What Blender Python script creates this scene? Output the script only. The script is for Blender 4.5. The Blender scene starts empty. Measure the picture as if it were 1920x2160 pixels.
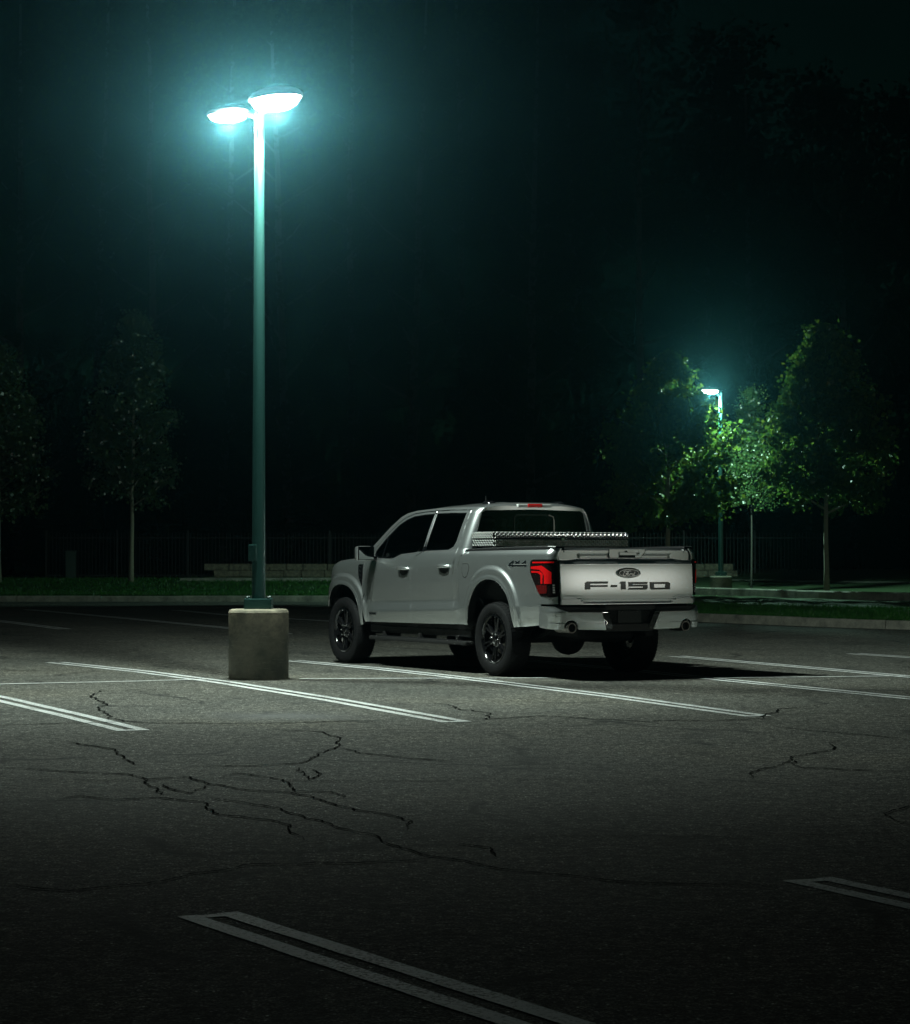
import bpy, bmesh, math, random
import numpy as np
from mathutils import Vector, Matrix
from mathutils.geometry import delaunay_2d_cdt

R = math.radians
scene = bpy.context.scene
COL = scene.collection

# ------------------------------------------------------------------ camera
cam_d = bpy.data.cameras.new('camera')
cam = bpy.data.objects.new('camera', cam_d)
COL.objects.link(cam)
cam.location = (0, 0, 1.377)
cam.rotation_euler = (math.pi / 2 + 0.0177, 0, 0)
cam_d.sensor_fit = 'VERTICAL'
cam_d.sensor_height = 24.0
cam_d.lens = 24.0 * 5000 / 2160
cam_d.clip_start = 0.1
cam_d.clip_end = 3000
scene.camera = cam

# ------------------------------------------------------------------ night sky and added tailgate light
FILL_EL = R(8)
FILL_AZ = math.atan2(0.885, -0.466)          # compass bearing (from +Y, clockwise) of the added light, mirrored by the tailgate
world = bpy.data.worlds.new('World')
scene.world = world
world.use_nodes = True
wn = world.node_tree
bg = wn.nodes['Background']
sky = wn.nodes.new('ShaderNodeTexSky')
sky.sky_type = 'NISHITA'
sky.sun_disc = False
sky.sun_elevation = FILL_EL
sky.sun_rotation = FILL_AZ
mul = wn.nodes.new('ShaderNodeMix')
mul.data_type = 'RGBA'
mul.blend_type = 'MULTIPLY'
mul.inputs[0].default_value = 1.0
mul.inputs[7].default_value = (0.22, 1.0, 0.72, 1)      # green night cast
wn.links.new(sky.outputs[0], mul.inputs[6])
wn.links.new(mul.outputs[2], bg.inputs['Color'])
bg.inputs['Strength'].default_value = 0.0011

sun_d = bpy.data.lights.new('tailgate_fill', 'SUN')  # added low sun lamp, put in to brighten the tailgate; source unseen
sun_d.energy = 0.05
sun_d.angle = R(0.5)
sun_d.color = (1.0, 0.97, 0.86)
sun = bpy.data.objects.new('tailgate_fill', sun_d)
COL.objects.link(sun)
_src = Vector((math.sin(FILL_AZ) * math.cos(FILL_EL), math.cos(FILL_AZ) * math.cos(FILL_EL), math.sin(FILL_EL)))
sun.rotation_euler = _src.to_track_quat('Z', 'Y').to_euler()
sun.location = (20, -20, 20)

vs = scene.view_settings
vs.view_transform = 'Standard'
vs.look = 'None'
vs.exposure = 0.0
vs.gamma = 1.0
vs.use_curve_mapping = False
cy = scene.cycles
cy.use_denoising = True
cy.denoising_input_passes = 'RGB_ALBEDO'
cy.max_bounces = 8
cy.volume_bounces = 0
cy.transparent_max_bounces = 12
cy.sample_clamp_indirect = 3.0
cy.caustics_reflective = False
cy.caustics_refractive = False

# ------------------------------------------------------------------ helpers
def mk(name, verts, faces, mat, parent=None, smooth=False, normals=None, loc=None, rot=None):
    me = bpy.data.meshes.new(name)
    me.from_pydata([tuple(v) for v in verts], [], [tuple(f) for f in faces])
    if smooth:
        me.polygons.foreach_set('use_smooth', [True] * len(me.polygons))
    if normals is not None:
        me.normals_split_custom_set_from_vertices([tuple(n) for n in normals])
    me.update()
    return ob(name, me, mat, parent, loc, rot)

def ob(name, me, mat, parent=None, loc=None, rot=None):
    o = bpy.data.objects.new(name, me)
    COL.objects.link(o)
    if mat is not None and len(me.materials) == 0:
        me.materials.append(mat)
    if parent is not None:
        o.parent = parent
    if loc is not None:
        o.location = loc
    if rot is not None:
        o.rotation_euler = rot
    return o

def fast_mesh(name, V, nper, mat, smooth=False):
    """V: (n*nper,3) array, each nper verts one polygon"""
    V = np.asarray(V, dtype=np.float32)
    n = len(V) // nper
    me = bpy.data.meshes.new(name)
    me.vertices.add(len(V))
    me.vertices.foreach_set('co', V.ravel())
    me.loops.add(len(V))
    me.loops.foreach_set('vertex_index', np.arange(len(V), dtype=np.int32))
    me.polygons.add(n)
    me.polygons.foreach_set('loop_start', np.arange(0, len(V), nper, dtype=np.int32))
    me.update(calc_edges=True)
    me.materials.append(mat)
    return me

def empty(name, loc=(0, 0, 0), rz=0, parent=None):
    o = bpy.data.objects.new(name, None)
    COL.objects.link(o)
    o.location = loc
    o.rotation_euler = (0, 0, rz)
    o.empty_display_size = 0.2
    if parent is not None:
        o.parent = parent
    return o

def tag(o, label=None, cat=None, group=None, kind=None):
    if label: o['label'] = label
    if cat: o['category'] = cat
    if group: o['group'] = group
    if kind: o['kind'] = kind
    return o

class MB:
    """collects simple solids into one mesh"""
    def __init__(s): s.v = []; s.f = []
    def add(s, v, f):
        k = len(s.v); s.v += [tuple(p) for p in v]; s.f += [tuple(i + k for i in q) for q in f]
        return s
    def box(s, x0, x1, y0, y1, z0, z1, b=0.0):
        if b <= 0:
            v = [(x, y, z) for z in (z0, z1) for y in (y0, y1) for x in (x0, x1)]
            return s.add(v, [(0, 2, 3, 1), (4, 5, 7, 6), (0, 1, 5, 4), (2, 6, 7, 3), (0, 4, 6, 2), (1, 3, 7, 5)])
        bm = bmesh.new()
        bmesh.ops.create_cube(bm, size=1)
        for q in bm.verts:
            q.co = ((x0 + x1) / 2 + q.co.x * (x1 - x0), (y0 + y1) / 2 + q.co.y * (y1 - y0), (z0 + z1) / 2 + q.co.z * (z1 - z0))
        bmesh.ops.bevel(bm, geom=list(bm.edges), offset=b, segments=2, profile=0.6, affect='EDGES')
        bm.verts.index_update()
        s.add([q.co[:] for q in bm.verts], [[q.index for q in f.verts] for f in bm.faces])
        bm.free()
        return s
    def tube(s, pts, rad, n=8, caps=True):
        pts = [Vector(p) for p in pts]
        if not isinstance(rad, (list, tuple)): rad = [rad] * len(pts)
        v = []; f = []
        up = Vector((0, 0, 1))
        for i, p in enumerate(pts):
            d = (pts[min(i + 1, len(pts) - 1)] - pts[max(i - 1, 0)]).normalized()
            a = d.cross(up) if abs(d.z) < 0.95 else d.cross(Vector((0, 1, 0)))
            a.normalize(); b = d.cross(a).normalized()
            for k in range(n):
                t = 2 * math.pi * k / n
                v.append(p + (a * math.cos(t) + b * math.sin(t)) * rad[i])
        for i in range(len(pts) - 1):
            for k in range(n):
                f.append((i * n + k, i * n + (k + 1) % n, (i + 1) * n + (k + 1) % n, (i + 1) * n + k))
        if caps:
            f.append(tuple(range(n - 1, -1, -1))); m = (len(pts) - 1) * n
            f.append(tuple(m + k for k in range(n)))
        return s.add(v, f)
    def lathe(s, prof, n=32, axis='z', c=(0, 0, 0)):
        """prof: (r, h) list"""
        v = []; f = []
        for r, h in prof:
            for k in range(n):
                t = 2 * math.pi * k / n
                if axis == 'z': q = (r * math.cos(t), r * math.sin(t), h)
                elif axis == 'y': q = (r * math.cos(t), h, r * math.sin(t))
                else: q = (h, r * math.cos(t), r * math.sin(t))
                v.append((q[0] + c[0], q[1] + c[1], q[2] + c[2]))
        for i in range(len(prof) - 1):
            for k in range(n):
                q = (i * n + k, i * n + (k + 1) % n, (i + 1) * n + (k + 1) % n, (i + 1) * n + k)
                f.append(q if axis != 'y' else q[::-1])
        return s.add(v, f)
    def build(s, name, mat, parent=None, smooth=False, loc=None, rot=None, edge=None):
        o = mk(name, s.v, s.f, mat, parent, smooth, None, loc, rot)
        if edge is not None:
            o.data.set_sharp_from_angle(angle=R(edge))
        return o

def grid(name, nu, nv, fn, mat, parent=None, smooth=True, flip=False):
    v = [fn(i / nu, j / nv) for j in range(nv + 1) for i in range(nu + 1)]
    f = []
    for j in range(nv):
        for i in range(nu):
            q = (j * (nu + 1) + i, j * (nu + 1) + i + 1, (j + 1) * (nu + 1) + i + 1, (j + 1) * (nu + 1) + i)
            f.append(q[::-1] if flip else q)
    return mk(name, v, f, mat, parent, smooth)

def inside(p, poly):
    x, y = p; c = False; n = len(poly); j = n - 1
    for i in range(n):
        xi, yi = poly[i]; xj, yj = poly[j]
        if (yi > y) != (yj > y) and x < (xj - xi) * (y - yi) / (yj - yi) + xi: c = not c
        j = i
    return c

def dens(poly, d):
    out = []
    for i in range(len(poly)):
        a = poly[i]; b = poly[(i + 1) % len(poly)]
        n = max(1, int(math.hypot(b[0] - a[0], b[1] - a[1]) / d))
        for k in range(n): out.append((a[0] + (b[0] - a[0]) * k / n, a[1] + (b[1] - a[1]) * k / n))
    return out

def spline(pts, n=6, closed=False):
    """Catmull-Rom smoothing of a 2-D or 3-D polyline"""
    P = [np.array(p, float) for p in pts]; out = []
    m = len(P) if closed else len(P) - 1
    for i in range(m):
        p1 = P[i]; p2 = P[(i + 1) % len(P)]
        p0 = P[i - 1] if (i > 0 or closed) else p1
        p3 = P[(i + 2) % len(P)] if (closed or i + 2 < len(P)) else p2
        for k in range(n):
            t = k / n
            out.append(tuple(0.5 * (2 * p1 + (p2 - p0) * t + (2 * p0 - 5 * p1 + 4 * p2 - p3) * t * t + (3 * p1 - p0 - 3 * p2 + p3) * t ** 3)))
    if not closed: out.append(tuple(P[-1]))
    return out

def panel(name, outline, mapf, mat, parent, holes=(), du=0.035, rows=(), ref=(0, 1, 0), sgn=1, thick=0.0, extra=(), skip=None):
    """sheet-metal panel cut from a curved surface mapf(u, v) along an outline"""
    loops = [dens(outline, du)] + [dens(h, du) for h in holes]
    pts = []; edges = []
    for L in loops:
        k = len(pts); pts += L
        edges += [(k + i, k + (i + 1) % len(L)) for i in range(len(L))]
    bnd = np.array(pts)
    u0, v0 = bnd.min(0); u1, v1 = bnd.max(0)
    us = np.arange(u0 + du / 2, u1, du)
    vsx = list(np.arange(v0 + du / 2, v1, du))
    vsx = [v for v in vsx if all(abs(v - r) > 0.006 for r in rows)] + [r for r in rows if v0 < r < v1]
    for v in sorted(vsx):
        for u in us:
            if not inside((u, v), loops[0]) or any(inside((u, v), h) for h in loops[1:]): continue
            if skip and skip(u, v): continue
            if np.min(np.hypot(bnd[:, 0] - u, bnd[:, 1] - v)) < du * 0.3: continue
            pts.append((u, v))
    for p in extra:
        if inside(p, loops[0]) and not any(inside(p, h) for h in loops[1:]) and np.min(np.hypot(bnd[:, 0] - p[0], bnd[:, 1] - p[1])) > .006: pts.append(p)
    vo, eo, fo, *_ = delaunay_2d_cdt([Vector(p) for p in pts], edges, [], 0, 1e-6)
    V = []; N = []
    e = 1e-3; rf = Vector((ref[0], ref[1], ref[2]))
    for p in vo:
        u, v = p.x, p.y
        P = Vector(mapf(u, v)); a = Vector(mapf(u + e, v)) - Vector(mapf(u - e, v)); b = Vector(mapf(u, v + e)) - Vector(mapf(u, v - e))
        n = a.cross(b)
        if n.length < 1e-12: n = rf.copy()
        n.normalize()
        if n.dot(rf) < 0: n = -n
        V.append((P.x, P.y * sgn, P.z)); N.append((n.x, n.y * sgn, n.z))
    F = []
    for t in fo:
        c = (sum(vo[i].x for i in t) / len(t), sum(vo[i].y for i in t) / len(t))
        if not inside(c, loops[0]) or any(inside(c, h) for h in loops[1:]): continue
        a, b, c3 = (Vector(V[i]) for i in t[:3])
        nn = (b - a).cross(c3 - a)
        F.append(tuple(t) if nn.dot(Vector(N[t[0]])) > 0 else tuple(reversed(t)))
    if thick > 0:
        # returned edges: fold the rim inwards
        k = len(V); cnt = {}
        for t in F:
            for i in range(3):
                ed = (t[i], t[(i + 1) % 3])
                if (ed[1], ed[0]) in cnt: del cnt[(ed[1], ed[0])]
                else: cnt[ed] = 1
        rim = {}
        for a, b in cnt:
            for i in (a, b):
                if i not in rim:
                    rim[i] = (len(V), len(V) + 1)
                    q = Vector(V[i]) - Vector(N[i]) * thick
                    V.append(V[i]); N.append(N[i]); V.append(tuple(q)); N.append(N[i])
            F.append((rim[b][0], rim[a][0], rim[a][1], rim[b][1]))
    return mk(name, V, F, mat, parent, True, N)

def ribbon(pts, w, mapf, off=0.003, sgn=1):
    """flat stroke of width w along (u,v) points laid on mapf; returns verts, faces"""
    V = []; F = []
    for i, p in enumerate(pts):
        a = pts[max(i - 1, 0)]; b = pts[min(i + 1, len(pts) - 1)]
        d = np.array([b[0] - a[0], b[1] - a[1]]); d /= np.linalg.norm(d) + 1e-9
        n = np.array([-d[1], d[0]]) * w / 2
        for s in (1, -1):
            q = mapf(p[0] + n[0] * s, p[1] + n[1] * s, off); V.append((q[0], q[1] * sgn, q[2]))
    for i in range(len(pts) - 1): F.append((2 * i, 2 * i + 1, 2 * i + 3, 2 * i + 2))
    return V, F

def sst(a, b, x):
    t = min(1, max(0, (x - a) / (b - a))); return t * t * (3 - 2 * t)

def pl(knots, x):
    if x <= knots[0][0]: return knots[0][1]
    for (a, b), (c, d) in zip(knots, knots[1:]):
        if x <= c: return b + (d - b) * (x - a) / (c - a)
    return knots[-1][1]

def spl(knots, x, d=0.012):
    return (pl(knots, x - d) + pl(knots, x - d / 2) + pl(knots, x) + pl(knots, x + d / 2) + pl(knots, x + d)) / 5

# ------------------------------------------------------------------ materials
def nodes(m):
    m.use_nodes = True
    nt = m.node_tree
    return nt, nt.nodes['Principled BSDF'], nt.nodes, nt.links

def M(name, col, rough=0.5, metal=0.0, coat=0.0, emit=None, es=0.0, spec=0.5, var=0.0, vscale=20.0, bump=0.0, bscale=60.0, coat_r=0.03):
    m = bpy.data.materials.new(name)
    nt, b, N, L = nodes(m)
    b.inputs['Base Color'].default_value = (*col, 1)
    b.inputs['Roughness'].default_value = rough
    b.inputs['Metallic'].default_value = metal
    b.inputs['Specular IOR Level'].default_value = spec
    b.inputs['Coat Weight'].default_value = coat
    b.inputs['Coat Roughness'].default_value = coat_r
    if emit:
        b.inputs['Emission Color'].default_value = (*emit, 1)
        b.inputs['Emission Strength'].default_value = es
    tc = N.new('ShaderNodeTexCoord')
    if var > 0:
        nz = N.new('ShaderNodeTexNoise'); nz.inputs['Scale'].default_value = vscale; nz.inputs['Detail'].default_value = 6
        L.new(tc.outputs['Object'], nz.inputs['Vector'])
        mx = N.new('ShaderNodeMix'); mx.data_type = 'RGBA'
        mx.inputs[6].default_value = (*[c * (1 - var) for c in col], 1)
        mx.inputs[7].default_value = (*[min(1, c * (1 + var)) for c in col], 1)
        L.new(nz.outputs['Fac'], mx.inputs[0]); L.new(mx.outputs[2], b.inputs['Base Color'])
        mr = N.new('ShaderNodeMapRange'); mr.inputs[3].default_value = max(0.02, rough - 0.08); mr.inputs[4].default_value = min(1, rough + 0.08)
        L.new(nz.outputs['Fac'], mr.inputs[0]); L.new(mr.outputs[0], b.inputs['Roughness'])
    if bump > 0:
        n2 = N.new('ShaderNodeTexNoise'); n2.inputs['Scale'].default_value = bscale; n2.inputs['Detail'].default_value = 5
        L.new(tc.outputs['Object'], n2.inputs['Vector'])
        bp = N.new('ShaderNodeBump'); bp.inputs['Strength'].default_value = bump; bp.inputs['Distance'].default_value = 0.01
        L.new(n2.outputs['Fac'], bp.inputs['Height']); L.new(bp.outputs['Normal'], b.inputs['Normal'])
    return m

def ramp(N, L, src, stops):
    r = N.new('ShaderNodeValToRGB')
    e = r.color_ramp.elements
    while len(e) < len(stops): e.new(0.5)
    for q, (p, c) in zip(e, stops):
        q.position = p; q.color = (*c, 1) if len(c) == 3 else c
    L.new(src, r.inputs[0])
    return r

def mixc(N, L, fac, a, b, mode='MIX'):
    x = N.new('ShaderNodeMix'); x.data_type = 'RGBA'; x.blend_type = mode
    for s, q in ((0, fac), (6, a), (7, b)):
        if isinstance(q, (int, float)): x.inputs[s].default_value = q
        elif isinstance(q, tuple): x.inputs[s].default_value = (*q, 1)
        else: L.new(q, x.inputs[s])
    return x.outputs[2]

def noise(N, L, vec, scale, detail=4, rough=0.6):
    n = N.new('ShaderNodeTexNoise'); n.inputs['Scale'].default_value = scale; n.inputs['Detail'].default_value = detail
    n.inputs['Roughness'].default_value = rough
    L.new(vec, n.inputs['Vector'])
    return n.outputs['Fac']

def asphalt_color(N, L, vec):
    fine = noise(N, L, vec, 80, 3, 0.75)
    base = ramp(N, L, fine, [(0.36, (0.010, 0.011, 0.011)), (0.5, (0.075, 0.075, 0.068)), (0.62, (0.30, 0.29, 0.255))]).outputs[0]
    vo = N.new('ShaderNodeTexVoronoi'); vo.inputs['Scale'].default_value = 75
    L.new(vec, vo.inputs['Vector'])
    sep = N.new('ShaderNodeSeparateColor'); L.new(vo.outputs['Color'], sep.inputs[0])
    st = ramp(N, L, sep.outputs[0], [(0.955, (0, 0, 0)), (0.975, (1, 1, 1))]).outputs[0]
    dd = ramp(N, L, vo.outputs['Distance'], [(0.25, (1, 1, 1)), (0.5, (0, 0, 0))]).outputs[0]
    ms = mixc(N, L, 1.0, st, dd, 'MULTIPLY')
    c = mixc(N, L, ms, base, (0.75, 0.75, 0.72))  # sparse pale stones, their glints put into the colour
    big = noise(N, L, vec, 0.35, 5, 0.6)
    pt = ramp(N, L, big, [(0.32, (0.72, 0.74, 0.76)), (0.55, (1, 1, 1)), (0.75, (1.18, 1.14, 1.06))]).outputs[0]
    c = mixc(N, L, 1.0, c, pt, 'MULTIPLY')
    gr = ramp(N, L, noise(N, L, vec, 24, 3, 0.75), [(0.36, (0.35, 0.35, 0.35)), (0.5, (0.95, 0.95, 0.95)), (0.62, (1.9, 1.9, 1.85))]).outputs[0]
    c = mixc(N, L, 1.0, c, gr, 'MULTIPLY')
    g2 = ramp(N, L, noise(N, L, vec, 9, 2, 0.8), [(0.36, (0.62, 0.62, 0.62)), (0.62, (1.42, 1.42, 1.40))]).outputs[0]
    c = mixc(N, L, 1.0, c, g2, 'MULTIPLY')
    mid = noise(N, L, vec, 3.0, 6, 0.65)
    md = ramp(N, L, mid, [(0.3, (0.78, 0.78, 0.78)), (0.65, (1.12, 1.12, 1.12))]).outputs[0]
    return mixc(N, L, 1.0, c, md, 'MULTIPLY'), fine, ms

def asphalt_mat():
    m = bpy.data.materials.new('asphalt')
    nt, b, N, L = nodes(m)
    tc = N.new('ShaderNodeTexCoord'); vec = tc.outputs['Object']
    c, fine, ms = asphalt_color(N, L, vec)
    # hairline crazing between the big cracks
    wp = N.new('ShaderNodeTexNoise'); wp.inputs['Scale'].default_value = 1.1; wp.inputs['Detail'].default_value = 4; L.new(vec, wp.inputs['Vector'])
    ad = N.new('ShaderNodeVectorMath'); ad.operation = 'MULTIPLY_ADD'; ad.inputs[1].default_value = (0.9, 0.9, 0); L.new(wp.outputs['Color'], ad.inputs[0]); L.new(vec, ad.inputs[2])
    vc = N.new('ShaderNodeTexVoronoi'); vc.feature = 'DISTANCE_TO_EDGE'; vc.inputs['Scale'].default_value = 0.42; L.new(ad.outputs[0], vc.inputs['Vector'])
    ln = ramp(N, L, vc.outputs['Distance'], [(0.0, (1, 1, 1)), (0.028, (0, 0, 0))]).outputs[0]
    gate = ramp(N, L, noise(N, L, vec, 0.6, 3), [(0.47, (0, 0, 0)), (0.58, (0.9, 0.9, 0.9))]).outputs[0]
    cr = mixc(N, L, 1.0, ln, gate, 'MULTIPLY')
    c = mixc(N, L, cr, c, (0.020, 0.021, 0.021))
    drip = ramp(N, L, noise(N, L, vec, 0.9, 6, 0.7), [(0.30, (0.55, 0.56, 0.58)), (0.42, (1, 1, 1))]).outputs[0]
    c = mixc(N, L, 1.0, c, drip, 'MULTIPLY')
    # dark oil stain where cars have stood
    mp = N.new('ShaderNodeMapping'); mp.inputs['Location'].default_value = (0.97, -20.6, 0); L.new(ad.outputs[0], mp.inputs[0])
    ml = N.new('ShaderNodeVectorMath'); ml.operation = 'MULTIPLY'; ml.inputs[1].default_value = (1 / 0.85, 1 / 0.75, 0); L.new(mp.outputs[0], ml.inputs[0])
    le = N.new('ShaderNodeVectorMath'); le.operation = 'LENGTH'; L.new(ml.outputs[0], le.inputs[0])
    oil = ramp(N, L, le.outputs['Value'], [(0.3, (0.75, 0.75, 0.75)), (1.0, (0, 0, 0))]).outputs[0]
    c = mixc(N, L, oil, c, (0.018, 0.019, 0.021))
    L.new(c, b.inputs['Base Color'])
    b.inputs['Specular IOR Level'].default_value = 0.16
    rr = mixc(N, L, oil, (0.92, 0.92, 0.92), (0.60, 0.60, 0.60))
    rr = mixc(N, L, ms, rr, (0.55, 0.55, 0.55))
    L.new(rr, b.inputs['Roughness'])
    bp = N.new('ShaderNodeBump'); bp.inputs['Strength'].default_value = 0.55; bp.inputs['Distance'].default_value = 0.006
    L.new(fine, bp.inputs['Height']); L.new(bp.outputs['Normal'], b.inputs['Normal'])
    return m

def paint_line_mat():
    m = bpy.data.materials.new('road_paint')
    nt, b, N, L = nodes(m)
    tc = N.new('ShaderNodeTexCoord'); vec = tc.outputs['Object']
    c, fine, ms = asphalt_color(N, L, vec)
    wear = noise(N, L, vec, 60, 5, 0.75)
    patch = noise(N, L, vec, 2.2, 4)
    s = N.new('ShaderNodeMath'); s.operation = 'MULTIPLY_ADD'; s.inputs[1].default_value = 0.35; L.new(patch, s.inputs[0]); L.new(wear, s.inputs[2])
    w = ramp(N, L, s.outputs[0], [(0.56, (0, 0, 0)), (0.67, (1, 1, 1))]).outputs[0]
    tone = mixc(N, L, wear, (0.66, 0.68, 0.69), (0.86, 0.88, 0.88))
    L.new(mixc(N, L, w, c, tone), b.inputs['Base Color'])
    b.inputs['Roughness'].default_value = 0.7
    bp = N.new('ShaderNodeBump'); bp.inputs['Strength'].default_value = 0.5; bp.inputs['Distance'].default_value = 0.006
    L.new(fine, bp.inputs['Height']); L.new(bp.outputs['Normal'], b.inputs['Normal'])
    return m

def concrete_mat(name, lo, hi, scale=6.0, streak=False):
    m = bpy.data.materials.new(name)
    nt, b, N, L = nodes(m)
    tc = N.new('ShaderNodeTexCoord'); vec = tc.outputs['Object']
    v2 = vec
    if streak:
        mp = N.new('ShaderNodeMapping'); mp.inputs['Scale'].default_value = (0.5, 0.5, 3.0); L.new(vec, mp.inputs[0]); v2 = mp.outputs[0]
    a = noise(N, L, v2, scale, 8, 0.68)
    d = noise(N, L, vec, 90, 4, 0.7)
    c = ramp(N, L, a, [(0.33, lo), (0.66, hi)]).outputs[0]
    pits = ramp(N, L, d, [(0.34, (0.5, 0.5, 0.5)), (0.46, (1, 1, 1))]).outputs[0]
    L.new(mixc(N, L, 1.0, c, pits, 'MULTIPLY'), b.inputs['Base Color'])
    b.inputs['Roughness'].default_value = 0.9
    bp = N.new('ShaderNodeBump'); bp.inputs['Strength'].default_value = 0.5; bp.inputs['Distance'].default_value = 0.008
    L.new(d, bp.inputs['Height']); L.new(bp.outputs['Normal'], b.inputs['Normal'])
    return m

def pier_mat():
    """poured concrete pier: darker towards the bottom, with form marks and rust weeping from the rim"""
    m = bpy.data.materials.new('pier_concrete')
    nt, b, N, L = nodes(m)
    tc = N.new('ShaderNodeTexCoord'); vec = tc.outputs['Object']
    a = noise(N, L, vec, 5.0, 8, 0.7)
    c = ramp(N, L, a, [(0.32, (0.17, 0.16, 0.125)), (0.62, (0.40, 0.365, 0.27))]).outputs[0]
    sx = N.new('ShaderNodeSeparateXYZ'); L.new(vec, sx.inputs[0])
    hz = N.new('ShaderNodeMath'); hz.operation = 'MULTIPLY_ADD'; hz.inputs[1].default_value = 0.5; L.new(a, hz.inputs[0]); L.new(sx.outputs['Z'], hz.inputs[2])
    tinted = ramp(N, L, hz.outputs[0], [(0.72, (1, 1, 1)), (0.98, (0, 0, 0))]).outputs[0]  # mask of the darker lower part
    blot = ramp(N, L, noise(N, L, vec, 2.6, 5), [(0.35, (0.35, 0.35, 0.35)), (0.62, (1, 1, 1))]).outputs[0]
    c = mixc(N, L, mixc(N, L, 1.0, tinted, blot, 'MULTIPLY'), c, (0.075, 0.085, 0.07))
    mp = N.new('ShaderNodeMapping'); mp.inputs['Scale'].default_value = (3, 3, 26); L.new(vec, mp.inputs[0])
    fl = ramp(N, L, noise(N, L, mp.outputs[0], 2.0, 4), [(0.60, (0, 0, 0)), (0.72, (0.5, 0.5, 0.5))]).outputs[0]
    c = mixc(N, L, fl, c, (0.30, 0.29, 0.24))
    L.new(c, b.inputs['Base Color'])
    b.inputs['Roughness'].default_value = 0.92
    bp = N.new('ShaderNodeBump'); bp.inputs['Strength'].default_value = 0.5; bp.inputs['Distance'].default_value = 0.01
    L.new(noise(N, L, vec, 45, 5, 0.7), bp.inputs['Height']); L.new(bp.outputs['Normal'], b.inputs['Normal'])
    return m

def leaf_mat(name, a, b_, trans=0.35, gloss=0.06):
    m = bpy.data.materials.new(name)
    m.use_nodes = True
    nt = m.node_tree; N = nt.nodes; L = nt.links
    N.remove(N['Principled BSDF'])
    out = N['Material Output']
    geo = N.new('ShaderNodeNewGeometry')
    c = ramp(N, L, geo.outputs['Random Per Island'], [(0.0, a), (0.75, b_), (1.0, (b_[0] * 1.7, b_[1] * 1.3, b_[2]))]).outputs[0]
    d = N.new('ShaderNodeBsdfDiffuse'); L.new(c, d.inputs[0])
    t = N.new('ShaderNodeBsdfTranslucent'); L.new(c, t.inputs[0])
    g = N.new('ShaderNodeBsdfGlossy'); g.inputs['Roughness'].default_value = 0.38
    m1 = N.new('ShaderNodeMixShader'); m1.inputs[0].default_value = trans; L.new(d.outputs[0], m1.inputs[1]); L.new(t.outputs[0], m1.inputs[2])
    m2 = N.new('ShaderNodeMixShader'); m2.inputs[0].default_value = gloss; L.new(m1.outputs[0], m2.inputs[1]); L.new(g.outputs[0], m2.inputs[2])
    L.new(m2.outputs[0], out.inputs[0])
    return m

def glass_mat(name, tint, refl=1.0):
    m = bpy.data.materials.new(name)
    m.use_nodes = True
    nt = m.node_tree; N = nt.nodes; L = nt.links
    N.remove(N['Principled BSDF'])
    out = N['Material Output']
    tr = N.new('ShaderNodeBsdfTransparent'); tr.inputs[0].default_value = (*tint, 1)
    g = N.new('ShaderNodeBsdfGlossy'); g.inputs['Roughness'].default_value = 0.02; g.inputs[0].default_value = (refl, refl, refl, 1)
    fr = N.new('ShaderNodeFresnel'); fr.inputs[0].default_value = 1.5
    mx = N.new('ShaderNodeMixShader'); L.new(fr.outputs[0], mx.inputs[0]); L.new(tr.outputs[0], mx.inputs[1]); L.new(g.outputs[0], mx.inputs[2])
    L.new(mx.outputs[0], out.inputs[0])
    return m

ASPHALT = asphalt_mat()
PAINT_LINE = paint_line_mat()
KERB = concrete_mat('kerb_concrete', (0.14, 0.14, 0.12), (0.36, 0.35, 0.29), 3.0)
PIER = pier_mat()
STONE = concrete_mat('wall_stone', (0.13, 0.12, 0.095), (0.34, 0.30, 0.22), 9.0)
CRACK = M('crack_filler', (0.010, 0.011, 0.011), 1.0, var=0.4, vscale=40, spec=0.0)
SOIL = M('dark_soil', (0.022, 0.022, 0.016), 0.95, var=0.4, vscale=2, bump=0.4, bscale=8)
LAWN = M('lawn_turf', (0.022, 0.055, 0.014), 0.9, var=0.55, vscale=3.5, bump=0.8, bscale=30)
GRASS = leaf_mat('grass_blade', (0.020, 0.095, 0.016), (0.040, 0.150, 0.028), 0.3, 0.02)
BARK = M('bark', (0.24, 0.23, 0.17), 0.85, var=0.45, vscale=12, bump=0.7, bscale=25)
BARK_D = M('dark_bark', (0.035, 0.034, 0.028), 0.9, var=0.4, vscale=5, bump=0.6, bscale=12)
LEAF_A = leaf_mat('maple_leaf', (0.030, 0.085, 0.030), (0.065, 0.140, 0.040), 0.35, 0.09)
LEAF_B = leaf_mat('maple_leaf_bright', (0.030, 0.085, 0.014), (0.085, 0.150, 0.024), 0.4, 0.02)
LEAF_C = leaf_mat('locust_leaf', (0.045, 0.115, 0.035), (0.085, 0.170, 0.050), 0.4)
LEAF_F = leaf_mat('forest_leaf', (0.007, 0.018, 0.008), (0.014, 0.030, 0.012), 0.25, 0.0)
POLE_P = M('pole_green_paint', (0.016, 0.072, 0.066), 0.42, coat=0.2, var=0.15, vscale=30, bump=0.05, bscale=90)
FIXTURE = M('fixture_grey', (0.30, 0.31, 0.30), 0.5, var=0.2)
LENS = M('lamp_lens', (0.9, 0.9, 0.9), 0.3, emit=(1.0, 1.0, 0.97), es=60.0)
LENS2 = M('lamp_lens_teal', (0.9, 0.9, 0.9), 0.3, emit=(0.85, 1.0, 0.93), es=40.0)
FENCE = M('fence_black', (0.012, 0.014, 0.014), 0.5, var=0.2)
CABINET = M('cabinet_green', (0.035, 0.06, 0.05), 0.6, var=0.2)

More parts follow.
